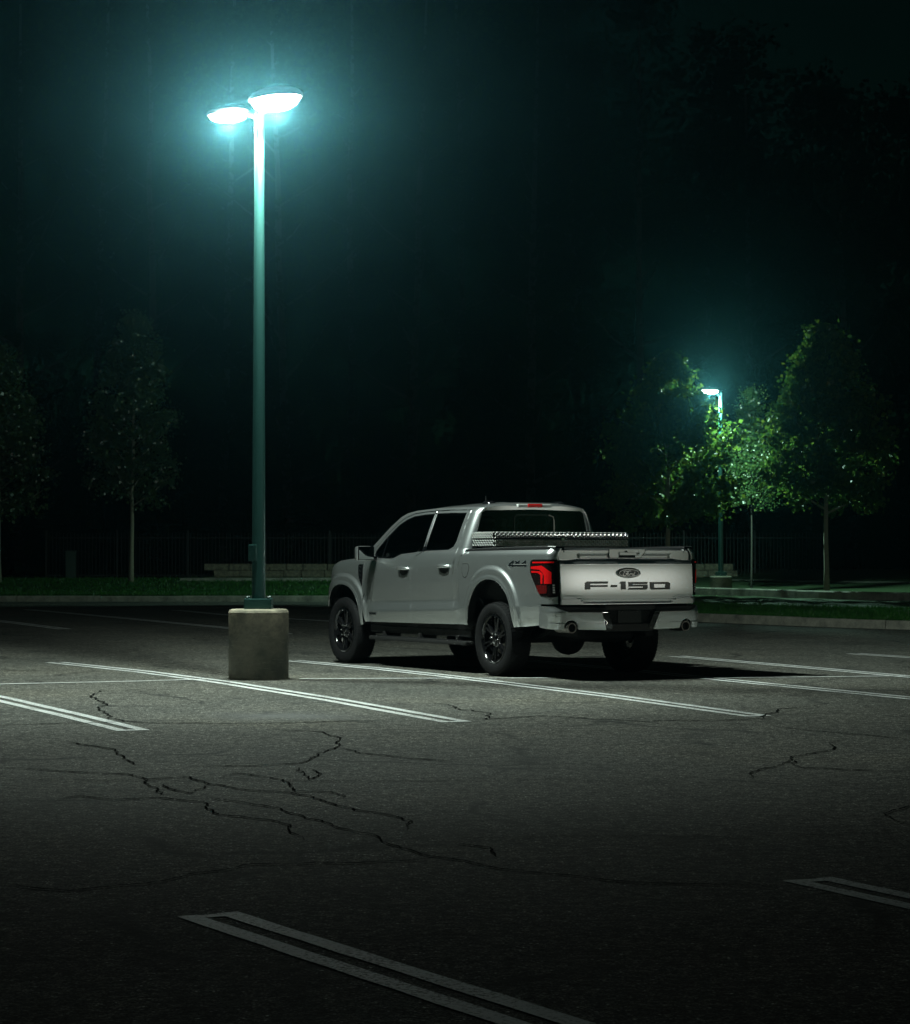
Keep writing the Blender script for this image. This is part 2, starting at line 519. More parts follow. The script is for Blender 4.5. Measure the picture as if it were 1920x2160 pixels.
SILVER = M('silver_paint', (0.89, 0.93, 0.945), 0.28, metal=0.92, coat=1.0)
SILVER.node_tree.nodes['Principled BSDF'].inputs['Coat IOR'].default_value = 1.75
BLACKP = M('black_plastic', (0.012, 0.012, 0.013), 0.45, var=0.25, vscale=50, bump=0.05, bscale=300)
GLOSSB = M('gloss_black', (0.006, 0.006, 0.007), 0.12, coat=0.6)
RUBBER = M('tyre_rubber', (0.008, 0.008, 0.009), 0.7, var=0.3, vscale=30, spec=0.22)
UNDER = M('underbody_black', (0.008, 0.008, 0.008), 0.75, var=0.5, vscale=8)
CHROME = M('chrome', (0.75, 0.76, 0.76), 0.12, metal=1.0)
STEEL = M('dull_steel', (0.28, 0.27, 0.25), 0.45, metal=0.9, var=0.3)
LUG = M('raised_aluminium', (0.80, 0.81, 0.80), 0.33, metal=1.0)  # same metal as the plate, lightened so the lugs look lit
ALU = M('diamond_plate_aluminium', (0.22, 0.23, 0.23), 0.16, metal=1.0, var=0.12, vscale=14)  # same metal as the lugs, dark reflections put into its colour
GLASS = glass_mat('tinted_glass', (0.16, 0.18, 0.18))
GLASSD = glass_mat('privacy_glass', (0.05, 0.055, 0.055))
MIRROR = M('mirror_glass', (0.85, 0.87, 0.86), 0.02, metal=1.0)
SEAT = M('seat_cloth', (0.03, 0.03, 0.032), 0.85, var=0.3)
RED = M('red_lens', (0.62, 0.006, 0.008), 0.18, coat=1.0, emit=(1.0, 0.01, 0.01), es=0.06)
REDD = M('dark_red_lens', (0.10, 0.006, 0.006), 0.15, coat=1.0, var=0.5, vscale=60)
SMOKE = M('smoked_lens', (0.010, 0.006, 0.006), 0.08, coat=1.0)
CLEAR = M('clear_lens', (0.80, 0.80, 0.78), 0.15, coat=1.0, var=0.4, vscale=90)
DARKBADGE = M('badge_black', (0.006, 0.008, 0.011), 0.25, coat=0.5)
BADGE_W = M('badge_silver', (0.86, 0.86, 0.85), 0.34, metal=0.85)
PLATE = M('license_plate_dark', (0.018, 0.022, 0.022), 0.5, var=0.4, vscale=25)

# ------------------------------------------------------------------ ground, lawn, kerb
tag(mk('ground', [(-900, -300, -0.06), (900, -300, -0.06), (900, 1500, -0.06), (-900, 1500, -0.06)], [(0, 1, 2, 3)], SOIL), kind='structure')

FRONT = spline([(-60, 69.2), (-30, 68.8), (-13, 68.5), (-3.7, 68.5), (-1.0, 68.0), (0.6, 65.5), (1.8, 58), (3.1, 51.6), (4.99, 48.0), (7.39, 44.1), (8.4, 43.0), (14, 37.5), (40, 16)], 8)
FRONT = [(p[0], p[1]) for p in FRONT]
FX = [p[0] for p in FRONT]; FY = [p[1] for p in FRONT]

def front_y(x):
    return float(np.interp(x, FX, FY))

lotv = [(-60, -25, 0), (45, -25, 0), (45, 14, 0)] + [(p[0], p[1] + 0.1, 0) for p in reversed(FRONT)]
lot = tag(mk('parking_lot', lotv, [tuple(range(len(lotv)))], ASPHALT), kind='structure')

def right_w(x):
    return sst(0.0, 4.0, x)

def lawn_z(x, y):
    d = y - front_y(x)
    zl = 0.17 + 0.40 * sst(0, 10, d) - 0.12 * sst(9, 16, d) + 0.4 * sst(25, 60, d)
    w = right_w(x)
    return zl * (1 - w) + (0.13 + 0.10 * sst(0, 14, d) + 0.55 * sst(18, 60, d)) * w

rnd = random.Random(3)
lv = []; lf = []
nd = 44
xs = [p[0] for p in FRONT]
for i, (x, y) in enumerate(FRONT):
    for j in range(nd):
        d = 0.14 + 95 * (j / (nd - 1)) ** 2.0
        q = rnd.uniform(-0.02, 0.02) if j > 1 else 0
        lv.append((x, y + d, lawn_z(x, y + d) + q))
for i in range(len(FRONT) - 1):
    for j in range(nd - 1):
        lf.append((i * nd + j, (i + 1) * nd + j, (i + 1) * nd + j + 1, i * nd + j + 1))
tag(mk('lawn', lv, lf, LAWN, smooth=True), kind='structure')

def make_kerb(name, line, h, w, z0, step):
    root = empty(name, (0, 0, 0)); tag(root, kind='structure')
    P = [Vector((p[0], p[1], 0)) for p in line]
    acc = [0.0]
    for a, b in zip(P, P[1:]): acc.append(acc[-1] + (b - a).length)
    def at(s):
        for i in range(len(P) - 1):
            if s <= acc[i + 1]:
                return P[i].lerp(P[i + 1], (s - acc[i]) / (acc[i + 1] - acc[i]))
        return P[-1]
    s = 0.0; rk = random.Random(11)
    while s < acc[-1] - 0.3:
        e = min(s + step, acc[-1])
        m = MB(); v = []; f = []
        n = 3
        dz = rk.uniform(-0.008, 0.008)
        for k in range(n + 1):
            c = at(s + 0.008 + (e - s - 0.016) * k / n)
            t = (at(min(acc[-1], s + (e - s) * k / n + 0.3)) - at(max(0, s + (e - s) * k / n - 0.3))).normalized()
            nn = Vector((-t.y, t.x, 0))
            for off, zz in ((0.0, -0.05), (0.015, h - 0.03), (0.03, h - 0.006), (0.055, h), (w, h), (w, -0.05)):
                q = c + nn * off; v.append((q.x, q.y, z0(q.x, q.y) + zz + dz))
        for k in range(n):
            for j in range(5):
                f.append((k * 6 + j, k * 6 + j + 1, (k + 1) * 6 + j + 1, (k + 1) * 6 + j)[::-1])
        f.append((0, 1, 2, 3, 4, 5)); f.append(tuple(n * 6 + j for j in (5, 4, 3, 2, 1, 0)))
        m.add(v, f).build('kerb_stone', KERB, root)
        s = e
    return root

make_kerb('kerb', [p for p in FRONT if -26 < p[0] < 16], 0.17, 0.16, lambda x, y: 0.0, 2.4)
KB2 = spline([(5.2, 70.0), (7.0, 66.0), (9.0, 61.5), (10.8, 58.6), (12.2, 57.4)], 5)
make_kerb('rear_kerb', KB2, 0.22, 0.16, lambda x, y: lawn_z(x, y) - 0.02, 3.0)
KB3 = [(-8.8, 75.8), (-6, 75.9), (-3, 76.0), (0, 76.0), (2, 76)]
make_kerb('concrete_edging', KB3, 0.22, 0.35, lambda x, y: lawn_z(x, y) - 0.12, 3.2)
pth = []
for x, y in spline([(8.6, 80), (11, 77), (14, 74), (18, 71)], 6):
    pth += [(x, y, lawn_z(x, y) + 0.012), (x + 0.5, y + 1.3, lawn_z(x + .5, y + 1.3) + 0.012)]
tag(mk('footpath', pth, [(2 * i, 2 * i + 2, 2 * i + 3, 2 * i + 1) for i in range(len(pth) // 2 - 1)], KERB), kind='structure')

# grass blades along the near edge of the lawn
rg = np.random.default_rng(5)
n = 70000
gx = np.concatenate([rg.uniform(-15, 1.0, n // 2), rg.uniform(3.0, 13.5, n // 2)])
gd = 0.17 + 9.0 * rg.random(n) ** 1.5
gy = np.interp(gx, FX, FY) + gd
gz = np.array([lawn_z(a, b) for a, b in zip(gx, gy)])
hh = rg.uniform(0.05, 0.12, n); ang = rg.uniform(0, 2 * np.pi, n); ww = rg.uniform(0.008, 0.018, n)
B = np.stack([gx, gy, gz - 0.01], 1)
ax = np.stack([np.cos(ang), np.sin(ang), 0 * ang], 1)
tip = B + np.stack([rg.normal(0, .03, n), rg.normal(0, .03, n), hh], 1)
V = np.stack([B - ax * ww[:, None], B + ax * ww[:, None], tip], 1).reshape(-1, 3)
tag(ob('grass', fast_mesh('grass', V, 3, GRASS), None), 'short green grass blades on the lawn behind the kerb', 'grass', kind='stuff')

# ------------------------------------------------------------------ painted stall lines
def ground_px(u, v):
    """photo measurement -> point on the flat asphalt"""
    x = (u - 960) / 5000; z = -(v - 1080) / 5000
    c, s = math.cos(0.0177), math.sin(0.0177)
    dy = c - z * s; dz = s + z * c
    t = -1.377 / dz
    return (x * t, dy * t)

def stripe(pts, w, z=0.004, seed=0):
    rs = random.Random(seed)
    P = []
    for a, b in zip(pts, pts[1:]):
        L_ = math.hypot(b[0] - a[0], b[1] - a[1]); k = max(1, int(L_ / 0.25))
        for i in range(k): P.append((a[0] + (b[0] - a[0]) * i / k, a[1] + (b[1] - a[1]) * i / k))
    P.append(pts[-1])
    V = []; F = []
    for i, p in enumerate(P):
        a = P[max(0, i - 1)]; b = P[min(len(P) - 1, i + 1)]
        d = np.array([b[0] - a[0], b[1] - a[1]]); d /= np.linalg.norm(d)
        nn = np.array([-d[1], d[0]])
        for s in (1, -1):
            q = np.array(p) + nn * s * (w / 2 + rs.uniform(-0.004, 0.004))
            V.append((q[0], q[1], z))
    for i in range(len(P) - 1): F.append((2 * i + 1, 2 * i + 3, 2 * i + 2, 2 * i))
    return V, F

def hairpin(pts, gap=0.175, w=0.092, close=True, seed=0):
    """double stall line with a closed end at the last point"""
    P = [np.array(p, float) for p in pts]
    out = []
    offs = []
    for i, p in enumerate(P):
        a = P[max(0, i - 1)]; b = P[min(len(P) - 1, i + 1)]
        d = (b - a) / np.linalg.norm(b - a); offs.append(np.array([-d[1], d[0]]))
    V = []; F = []
    for s in (1, -1):
        v, f = stripe([tuple(p + o * s * gap / 2) for p, o in zip(P, offs)], w, 0.004, seed + s)
        k = len(V); V += v; F += [tuple(i + k for i in q) for q in f]
    mk('parking_line', V, F, PAINT_LINE, lot)
    if close:
        d = P[-1] - P[-2]; d /= np.linalg.norm(d)
        a = P[-1] + offs[-1] * (gap / 2 + w / 2); b = P[-1] - offs[-1] * (gap / 2 + w / 2)
        v, f = stripe([tuple(a + d * w * .5), tuple(b + d * w * .5)], w, 0.0042, seed + 9)
        mk('line_end', v, f, PAINT_LINE, lot)

def G(*pts): return [ground_px(*p) for p in pts]

hairpin(G((-260, 1420), (0, 1474), (150, 1509), (275, 1540)), seed=1)
hairpin(G((116, 1397.5), (300, 1417), (465, 1438.5), (700, 1476), (955, 1522)), seed=2)
hairpin(G((613, 1393.5), (800, 1411), (960, 1428.5), (1300, 1470), (1590, 1510)), seed=3)
hairpin(G((1106, 1393), (1302, 1411), (1567, 1438.5), (1920, 1473), (2300, 1512)), seed=4)
hairpin(G((1425, 1384.5), (1700, 1408), (1920, 1428), (2300, 1462)), seed=5)
hairpin(G((1800, 1379), (1920, 1387), (2150, 1405)), seed=6)
hairpin(G((-200, 1293), (0, 1310), (135, 1327)), seed=7)
hairpin(G((60, 1286), (250, 1303), (480, 1325), (600, 1337)), seed=8)
hairpin(G((370, 1287), (480, 1297.5), (690, 1310), (760, 1316)), seed=9)
# stall heads line
for k, q in enumerate([((-200, 1446), (0, 1443.5), (300, 1437), (440, 1433)), ((632, 1432.5), (800, 1431.5), (1180, 1430.5)), ((1480, 1431), (1700, 1428.5), (1920, 1426), (2200, 1424))]):
    v, f = stripe(G(*q), 0.095, 0.0046, 30 + k); mk('stall_head_line', v, f, PAINT_LINE, lot)
# foreground hairpins open towards the camera
def hp_near(tipL, tipR, d, length, seed):
    tl = np.array(ground_px(*tipL)); tr = np.array(ground_px(*tipR)); d = np.array(d) / np.linalg.norm(d)
    c = (tl + tr) / 2
    hairpin([tuple(c + d * length), tuple(c + d * length / 2), tuple(c - d * 0.0)], gap=0.165, w=0.088, close=False, seed=seed)
    v, f = stripe([tuple(tl + d * 0.045 + np.array([0.01, 0])), tuple(tr + d * 0.045)], 0.07, 0.0042, seed + 9)
    mk('line_end', v, f, PAINT_LINE, lot)
hp_near((372, 1935), (500, 1925), (0.498, -0.867), 6.0, 40)
hp_near((1650, 1858), (1758, 1853), (0.43, -0.90), 5.0, 44)

# ------------------------------------------------------------------ cracks in the asphalt
CR = [
 [(420, 1455), (210, 1458), (198, 1466), (213, 1480), (208, 1497), (230, 1510), (262, 1522), (330, 1526), (420, 1526), (560, 1527), (700, 1523), (830, 1521)],
 [(0, 1530), (150, 1527), (262, 1523)],
 [(560, 1540), (680, 1545), (712, 1555), (716, 1570), (690, 1585), (655, 1600), (620, 1612), (520, 1617), (400, 1618)],
 [(140, 1566), (200, 1575), (250, 1588), (270, 1605), (285, 1615)],
 [(0, 1620), (90, 1625), (160, 1630), (270, 1634), (310, 1645), (400, 1640), (440, 1655), (520, 1668), (600, 1672), (680, 1690), (790, 1715), (870, 1735), (860, 1755)],
 [(310, 1645), (330, 1663), (345, 1680)],
 [(440, 1657), (400, 1675), (350, 1655)],
 [(110, 1690), (170, 1680), (240, 1688), (330, 1684), (420, 1692), (480, 1722), (590, 1736), (610, 1752), (640, 1775)],
 [(470, 1640), (500, 1632), (560, 1640), (610, 1653), (620, 1670), (700, 1672), (725, 1685)],
 [(660, 1624), (652, 1645), (630, 1620)],
 [(430, 1683), (520, 1695), (600, 1712), (700, 1740), (800, 1768), (880, 1800), (960, 1815), (1100, 1838), (1300, 1860), (1500, 1868), (1640, 1870)],
 [(720, 1580), (760, 1590), (820, 1596), (960, 1608)],
 [(910, 1482), (960, 1495), (1035, 1505), (1020, 1518), (1150, 1511), (1360, 1523), (1530, 1520), (1610, 1516), (1640, 1497), (1735, 1488)],
 [(1640, 1535), (1700, 1541), (1780, 1548), (1920, 1560)],
 [(1780, 1562), (1740, 1586), (1690, 1595), (1668, 1603), (1690, 1620), (1780, 1624), (1900, 1630)],
 [(1668, 1603), (1600, 1625), (1590, 1645)],
 [(0, 1865), (150, 1882), (330, 1862), (400, 1846), (520, 1826), (760, 1822), (930, 1812)],
 [(960, 1769), (1100, 1768), (1400, 1766), (1700, 1764), (1920, 1758)],
 [(1920, 1700), (1880, 1712), (1868, 1722), (1895, 1735), (1920, 1740)],
 [(0, 1648), (500, 1643), (960, 1647), (1500, 1650)],
 [(0, 1417), (150, 1408), (480, 1405)],
 [(160, 1318), (300, 1322), (420, 1326), (480, 1336)],
 [(960, 1780), (1035, 1790), (1045, 1806)],
]
rc = random.Random(21)
for ci, c in enumerate(CR):
    P = G(*c)
    for _ in range(4):
        Q = [P[0]]
        for a, b in zip(P, P[1:]):
            L_ = math.hypot(b[0] - a[0], b[1] - a[1])
            if L_ > 0.03:
                k = L_ * 0.10
                Q.append(((a[0] + b[0]) / 2 + rc.uniform(-k, k), (a[1] + b[1]) / 2 + rc.uniform(-k, k)))
            Q.append(b)
        P = Q
    V = []; F = []
    wmax = 0.062 if ci not in (17, 19, 20, 21) else 0.03
    for i, p in enumerate(P):
        a = P[max(0, i - 1)]; b = P[min(len(P) - 1, i + 1)]
        d = np.array([b[0] - a[0], b[1] - a[1]]); d /= np.linalg.norm(d) + 1e-9
        nn = np.array([-d[1], d[0]]); t = i / (len(P) - 1)
        w = wmax * (.20 + .55 * abs(d[0])) * min(1.3, max(.45, p[1] / 16)) * (0.3 + 0.7 * rc.random()) * min(1, 8 * t + .2, 8 * (1 - t) + .2)
        for s in (1, -1): V.append((p[0] + nn[0] * s * w / 2, p[1] + nn[1] * s * w / 2, 0.0064))
    for i in range(len(P) - 1): F.append((2 * i + 1, 2 * i + 3, 2 * i + 2, 2 * i))
    mk('asphalt_crack', V, F, CRACK, lot)

# ------------------------------------------------------------------ lamp posts
def lamp_head(root, pos, direc, lens_mat, power, col, arm_from, size=1.0, photom=None, aim=(0.0, 0.0, 1.0)):
    d = Vector(direc).normalized(); px = Vector((-d.y, d.x, 0))
    c = Vector(pos)
    # arm
    m = MB().tube([arm_from, (Vector(arm_from) + c) / 2 + Vector((0, 0, 0.05)), c + Vector((0, 0, 0.05)) - d * 0.2 * size], [0.035, 0.03, 0.03], 8)
    m.build('arm', POLE_P, root, True, edge=40)
    # shallow cap over a deep oval refractor bowl
    def shell(rings, a, w, up):
        v = []; f = []; n = 24
        for r, h in rings:
            for k in range(n):
                t = 2 * math.pi * k / n
                v.append(c + d * (a * size * r * math.cos(t)) + px * (w * size * r * math.sin(t)) + Vector((0, 0, h * size)))
        for i in range(len(rings) - 1):
            for k in range(n):
                q = (i * n + k, i * n + (k + 1) % n, (i + 1) * n + (k + 1) % n, (i + 1) * n + k); f.append(q if up else q[::-1])
        e = tuple((len(rings) - 1) * n + k for k in range(n)); f.append(e if up else e[::-1])
        return MB().add(v, f)
    hd = shell([(0.97, 0.0), (1.0, 0.012), (1.0, 0.03), (0.88, 0.062), (0.6, 0.085), (0.2, 0.092)], .30, .17, True).build('lamp_housing', FIXTURE, root, True, edge=50)
    shell([(0.95, 0.012), (0.93, -0.02), (0.84, -0.052), (0.62, -0.078), (0.3, -0.09), (0.08, -0.092)], .28, .155, False).build('lens', lens_mat, hd, True)
    # hand-shaped beam: batwing, sharp cut-off near the horizon, then an added band beyond it
    ld = bpy.data.lights.new('lamp_light', 'POINT')
    ld.energy = power; ld.color = col; ld.shadow_soft_size = 0.05
    ld.use_nodes = True
    ln = ld.node_tree; em = ln.nodes['Emission']
    tc = ln.nodes.new('ShaderNodeTexCoord'); sx = ln.nodes.new('ShaderNodeSeparateXYZ'); ln.nodes.remove(sx)
    dp = ln.nodes.new('ShaderNodeVectorMath'); dp.operation = 'DOT_PRODUCT'; dp.inputs[1].default_value = (-math.sin(aim[0]) * aim[1], -math.sin(aim[0]) * aim[2], math.cos(aim[0])); ln.links.new(tc.outputs['Normal'], dp.inputs[0])
    mr = ln.nodes.new('ShaderNodeMapRange'); mr.inputs[1].default_value = -1; mr.inputs[2].default_value = 1; ln.links.new(dp.outputs['Value'], mr.inputs[0])
    rp = ramp(ln.nodes, ln.links, mr.outputs[0], [((1 - c_) / 2, (i_, i_, i_)) for c_, i_ in photom])
    ln.links.new(rp.outputs[0], em.inputs['Strength'])
    lo = bpy.data.objects.new('lamp_light', ld); COL.objects.link(lo); lo.parent = root
    lo.location = c + Vector((0, 0, -0.15 * size))

def lamp_post(name, loc, rz, H, heads, base_r, base_h, lens_mat, power, col, r0, r1, detail=True, photom=None, aims=((0.0, 0.0, 1.0), (0.0, 0.0, 1.0))):
    root = empty(name, loc, rz)
    b = 0.035
    prof = [(base_r * 0.995, -0.05), (base_r, base_h - b), (base_r - b * .35, base_h - b * .3), (base_r - b, base_h), (0.02, base_h + 0.004)]
    MB().lathe(prof, 64).build('concrete_base', PIER, root, True, edge=25)
    MB().box(-0.15, 0.15, -0.15, 0.15, base_h, base_h + 0.115, 0.008).build('base_cover', POLE_P, root)
    n = 24; prof = [(r0 + (r1 - r0) * k / 12, base_h + 0.11 + (H - base_h - 0.11) * k / 12) for k in range(13)] + [(r1 * .6, H + 0.02), (0.004, H + 0.03)]
    pole = MB().lathe(prof, n).build('pole', POLE_P, root, True, edge=40)
    if detail:
        m = MB().box(-0.055, 0.055, -0.014, 0.014, -0.09, 0.09, 0.006)
        m.build('hand_hole_cover', POLE_P, root, loc=(-r0 * .8, -r0 * 0.75, base_h + 0.62), rot=(0, 0, -R(38)))
        for sx, sy in ((-1, -1), (1, -1), (1, 1), (-1, 1)):
            MB().lathe([(0.016, 0), (0.016, 0.018), (0.004, 0.03)], 6).build('bolt', POLE_P, root, loc=(sx * 0.115, sy * 0.115, base_h + 0.115))
    for (pos, dr, sz), am, pm_ in zip(heads, aims, photom):
        lamp_head(root, pos, dr, lens_mat, power, col, (0, 0, H - 0.10), sz, pm_, am)
    return root

BEAM = [(1.0, .36), (.87, .42), (.64, .56), (.52, .70), (.42, .66), (.36, .46), (.31, .20), (.25, .05)]
PHOT = (BEAM + [(-.08, .05), (-.12, .36), (-.3, .22), (-1.0, .06)], BEAM + [(.13, .05), (.10, .42), (0.0, .42), (-.3, .24), (-1.0, .06)])  # bands past the cut-off added so the haze glows towards the camera
PHOT2 = [(1.0, .30), (.85, .5), (.6, 1.0), (.4, .9), (.22, .55), (.10, .12), (.04, .12), (-.02, .34), (-.35, .34), (-1.0, .05)]
lp = lamp_post('lamp_post', (-2.165, 26.15, 0), 0, 6.30,
               [((-0.36, 0.15, 6.26), (-1, 0.35, 0), 0.85), ((0.22, -0.55, 6.30), (0.9, -1, 0), 1.3)],
               0.332, 0.77, LENS, 2900, (0.83, 1.0, 0.885), 0.076, 0.052, True, PHOT, ((R(21), -.45, .89), (R(5), 0.0, 1.0)))
tag(lp, 'tall green lamp post with two glaring heads on a round concrete base beside the truck', 'lamp post')
lp2 = lamp_post('lamp_post', (7.40, 66.0, lawn_z(7.40, 66.0)), 0, 5.62,
                [((-0.33, -0.4, 5.66), (-1, -0.7, 0), 1.0)], 0.31, 0.52, LENS2, 3200, (0.55, 1.0, 0.80), 0.075, 0.055, False, (PHOT2,))
tag(lp2, 'distant lamp post with one lit head between the two right-hand trees', 'lamp post')

# ------------------------------------------------------------------ pickup truck
YAW = 0.5221
TR = empty('pickup_truck', (1.2864, 27.2325, 0), math.pi / 2 + YAW)
tag(TR, 'silver crew-cab pickup truck with black wheels parked across a stall line', 'pickup truck')

DOORK = [(.40, .90), (.50, .950), (.545, .968), (.60, .980), (.69, .996), (.705, .996), (.80, .967), (.815, .9655), (.90, .972), (1.02, .980), (1.15, .985), (1.22, .985), (1.30, .977), (1.36, .962), (1.40, .946), (1.46, .921)]
PLAINK = [(.40, .90), (.50, .950), (.56, .970), (.66, .980), (.73, .985), (.745, .981), (.85, .980), (1.02, .983), (1.15, .985), (1.22, .984), (1.30, .978), (1.36, .966), (1.40, .952), (1.46, .925)]
ARCHES = [(0.045, .50, .535, .556, 2.25), (3.68, .50, .50, .495, 2.25)]   # cx, hw, cz, hh, exponent

def arch_q(x, z, A):
    cx, hw, cz, hh, p = A
    a = abs(x - cx) / hw
    if z > cz: return (a ** p + ((z - cz) / hh) ** p) ** (1 / p)
    return a

def side_y(x, z):
    zz = z + 0.030 * (x - 1.9)
    if z < 1.40 + 0.0:
        w = sst(3.04, 2.86, x) * sst(0.76, 0.86, x) if x < 2.0 else sst(3.04, 2.86, x)
        y = spl(DOORK, zz) * w + spl(PLAINK, zz) * (1 - w)
    else:
        y0 = spl(PLAINK, zz)
        y = y0
    # glasshouse lean-in
    zb = 1.395
    if z > zb - 0.03:
        t = z - zb
        yg = .948 - .30 * t - .16 * max(0, t) ** 2 - 2.2 * max(0, z - 1.86) ** 1.5
        k = sst(-0.03, 0.05, t)
        y = y * (1 - k) + yg * k
    for A in ARCHES:
        q = arch_q(x, z, A)
        if q < 1.4:
            y += 0.034 * sst(1.30, 1.19, q) + 0.010 * sst(1.10, 1.04, q)
    if x > 3.85:
        y -= 0.62 * (x - 3.85) ** 2
    if x < 0.80 and z > 1.30 and x > 0.6:
        d = min(.0999, .80 - x); k = sst(1.36, 1.44, z)
        y -= k * (.1 - math.sqrt(.01 - d * d))
    return y

def side_map(x, z, off=0.0):
    return (x, side_y(x, z) + off, z)

CR_, CX = 0.10, -1.10
def bed_map(s, z, off=0.0):
    if s > CX: return (s, side_y(s, z) + off, z)
    y0 = side_y(CX, z); a = min(1.62, (CX - s) / CR_)
    return (CX - (CR_ + off) * math.sin(a), y0 - CR_ + (CR_ + off) * math.cos(a), z)

ROWS = [.545, .60, .68, .70, .72, .74, .78, .80, .82, .84, 1.22, 1.30, 1.36, 1.39]
def arch_line(A, z0, rev=False):
    cx, hw, cz, hh, p = A
    pts = [(cx + hw, z0)]
    for k in range(0, 33):
        t = math.pi * k / 32
        c, s = math.cos(t), math.sin(t)
        pts.append((cx + hw * math.copysign(abs(c) ** (2 / p), c), cz + hh * abs(s) ** (2 / p)))
    pts.append((cx - hw, z0))
    return pts[::-1] if rev else pts

fender_out = [(3.138, .50), (3.145, .72), (3.142, 1.30), (3.30, 1.318), (3.55, 1.312), (3.80, 1.29), (3.98, 1.235), (4.06, 1.18), (4.14, 1.02), (4.22, .80), (4.22, .72)] + [p for p in arch_line(ARCHES[1], .50) if True]
fender_out = [p for i, p in enumerate(fender_out) if not (p[0] > 4.15 and p[1] < .7)]
front_door = [(3.070, .54), (3.128, .70), (3.132, 1.20), (3.115, 1.30), (2.985, 1.385), (2.70, 1.625), (2.50, 1.762), (2.38, 1.818), (2.20, 1.858), (1.95, 1.876), (1.690, 1.884), (1.692, 1.43), (1.74, 1.40), (1.84, 1.362), (1.905, 1.295), (1.950, 1.20), (1.958, .95), (1.925, .55)]
rear_door = [(1.913, .55), (1.946, .95), (1.938, 1.195), (1.894, 1.287), (1.832, 1.352), (1.735, 1.39), (1.680, 1.425), (1.678, 1.884), (1.3, 1.890), (.884, 1.886), (.886, 1.5), (.908, 1.315), (.938, 1.128), (.912, .562)]
win_f = [(2.80, 1.325), (2.50, 1.318), (2.40, 1.325), (2.22, 1.375), (1.715, 1.408), (1.712, 1.860), (1.95, 1.852), (2.20, 1.834), (2.36, 1.794), (2.50, 1.733), (2.70, 1.590), (2.90, 1.415), (2.93, 1.365)]
win_r = [(1.660, 1.412), (1.10, 1.424), (1.00, 1.462), (.965, 1.53), (.955, 1.862), (1.3, 1.866), (1.660, 1.860)]
rail = [(3.13, 1.315), (3.09, 1.40), (2.98, 1.487), (2.70, 1.712), (2.52, 1.828), (2.40, 1.872), (2.2, 1.902), (1.7, 1.925), (1.2, 1.93), (.8, 1.925), (.715, 1.915), (.702, 1.63), (.702, 1.43), (.79, 1.30), (.826, 1.20), (.832, .565), (.897, .565), (.922, 1.128), (.892, 1.315), (.870, 1.5), (.868, 1.898), (1.3, 1.902), (1.690, 1.897), (1.95, 1.889), (2.2, 1.871), (2.39, 1.830), (2.51, 1.774), (2.71, 1.637), (2.995, 1.397)]
bed_out = [(.818, .57), (.812, 1.20), (.775, 1.30), (.695, 1.412), (.3, 1.425), (-.4, 1.438), (-1.10, 1.445), (-1.256, 1.437), (-1.253, .832), (-1.0, .83), (-.985, .60), (-.60, .575)] + [p for p in arch_line(ARCHES[0], .56, True)]
lamp_cut = [(-0.822, 1.316), (-0.798, 1.29), (-0.798, 1.165), (-0.856, 1.082), (-0.952, 0.958), (-0.996, 0.920), (-1.157, 0.906), (-1.247, 0.909), (-1.2525, 1.318)]

# order bed outline properly: arch from front to rear
ai = arch_line(ARCHES[0], .565)
bed_out = [(.818, .565), (.812, 1.20), (.775, 1.30), (.695, 1.412), (.3, 1.425), (-.4, 1.438), (-1.10, 1.445), (-1.256, 1.437), (-1.256, .832), (-1.0, .83), (-.985, .60), (-.62, .575)] + ai[::-1]
fender_out = [(3.138, .50), (3.145, .72), (3.142, 1.30), (3.30, 1.318), (3.55, 1.312), (3.80, 1.29), (3.98, 1.235), (4.06, 1.18), (4.14, 1.02), (4.30, .78), (4.30, .70)] + [p for p in arch_line(ARCHES[1], .50) if p[1] > .70 or p[0] < 3.68]

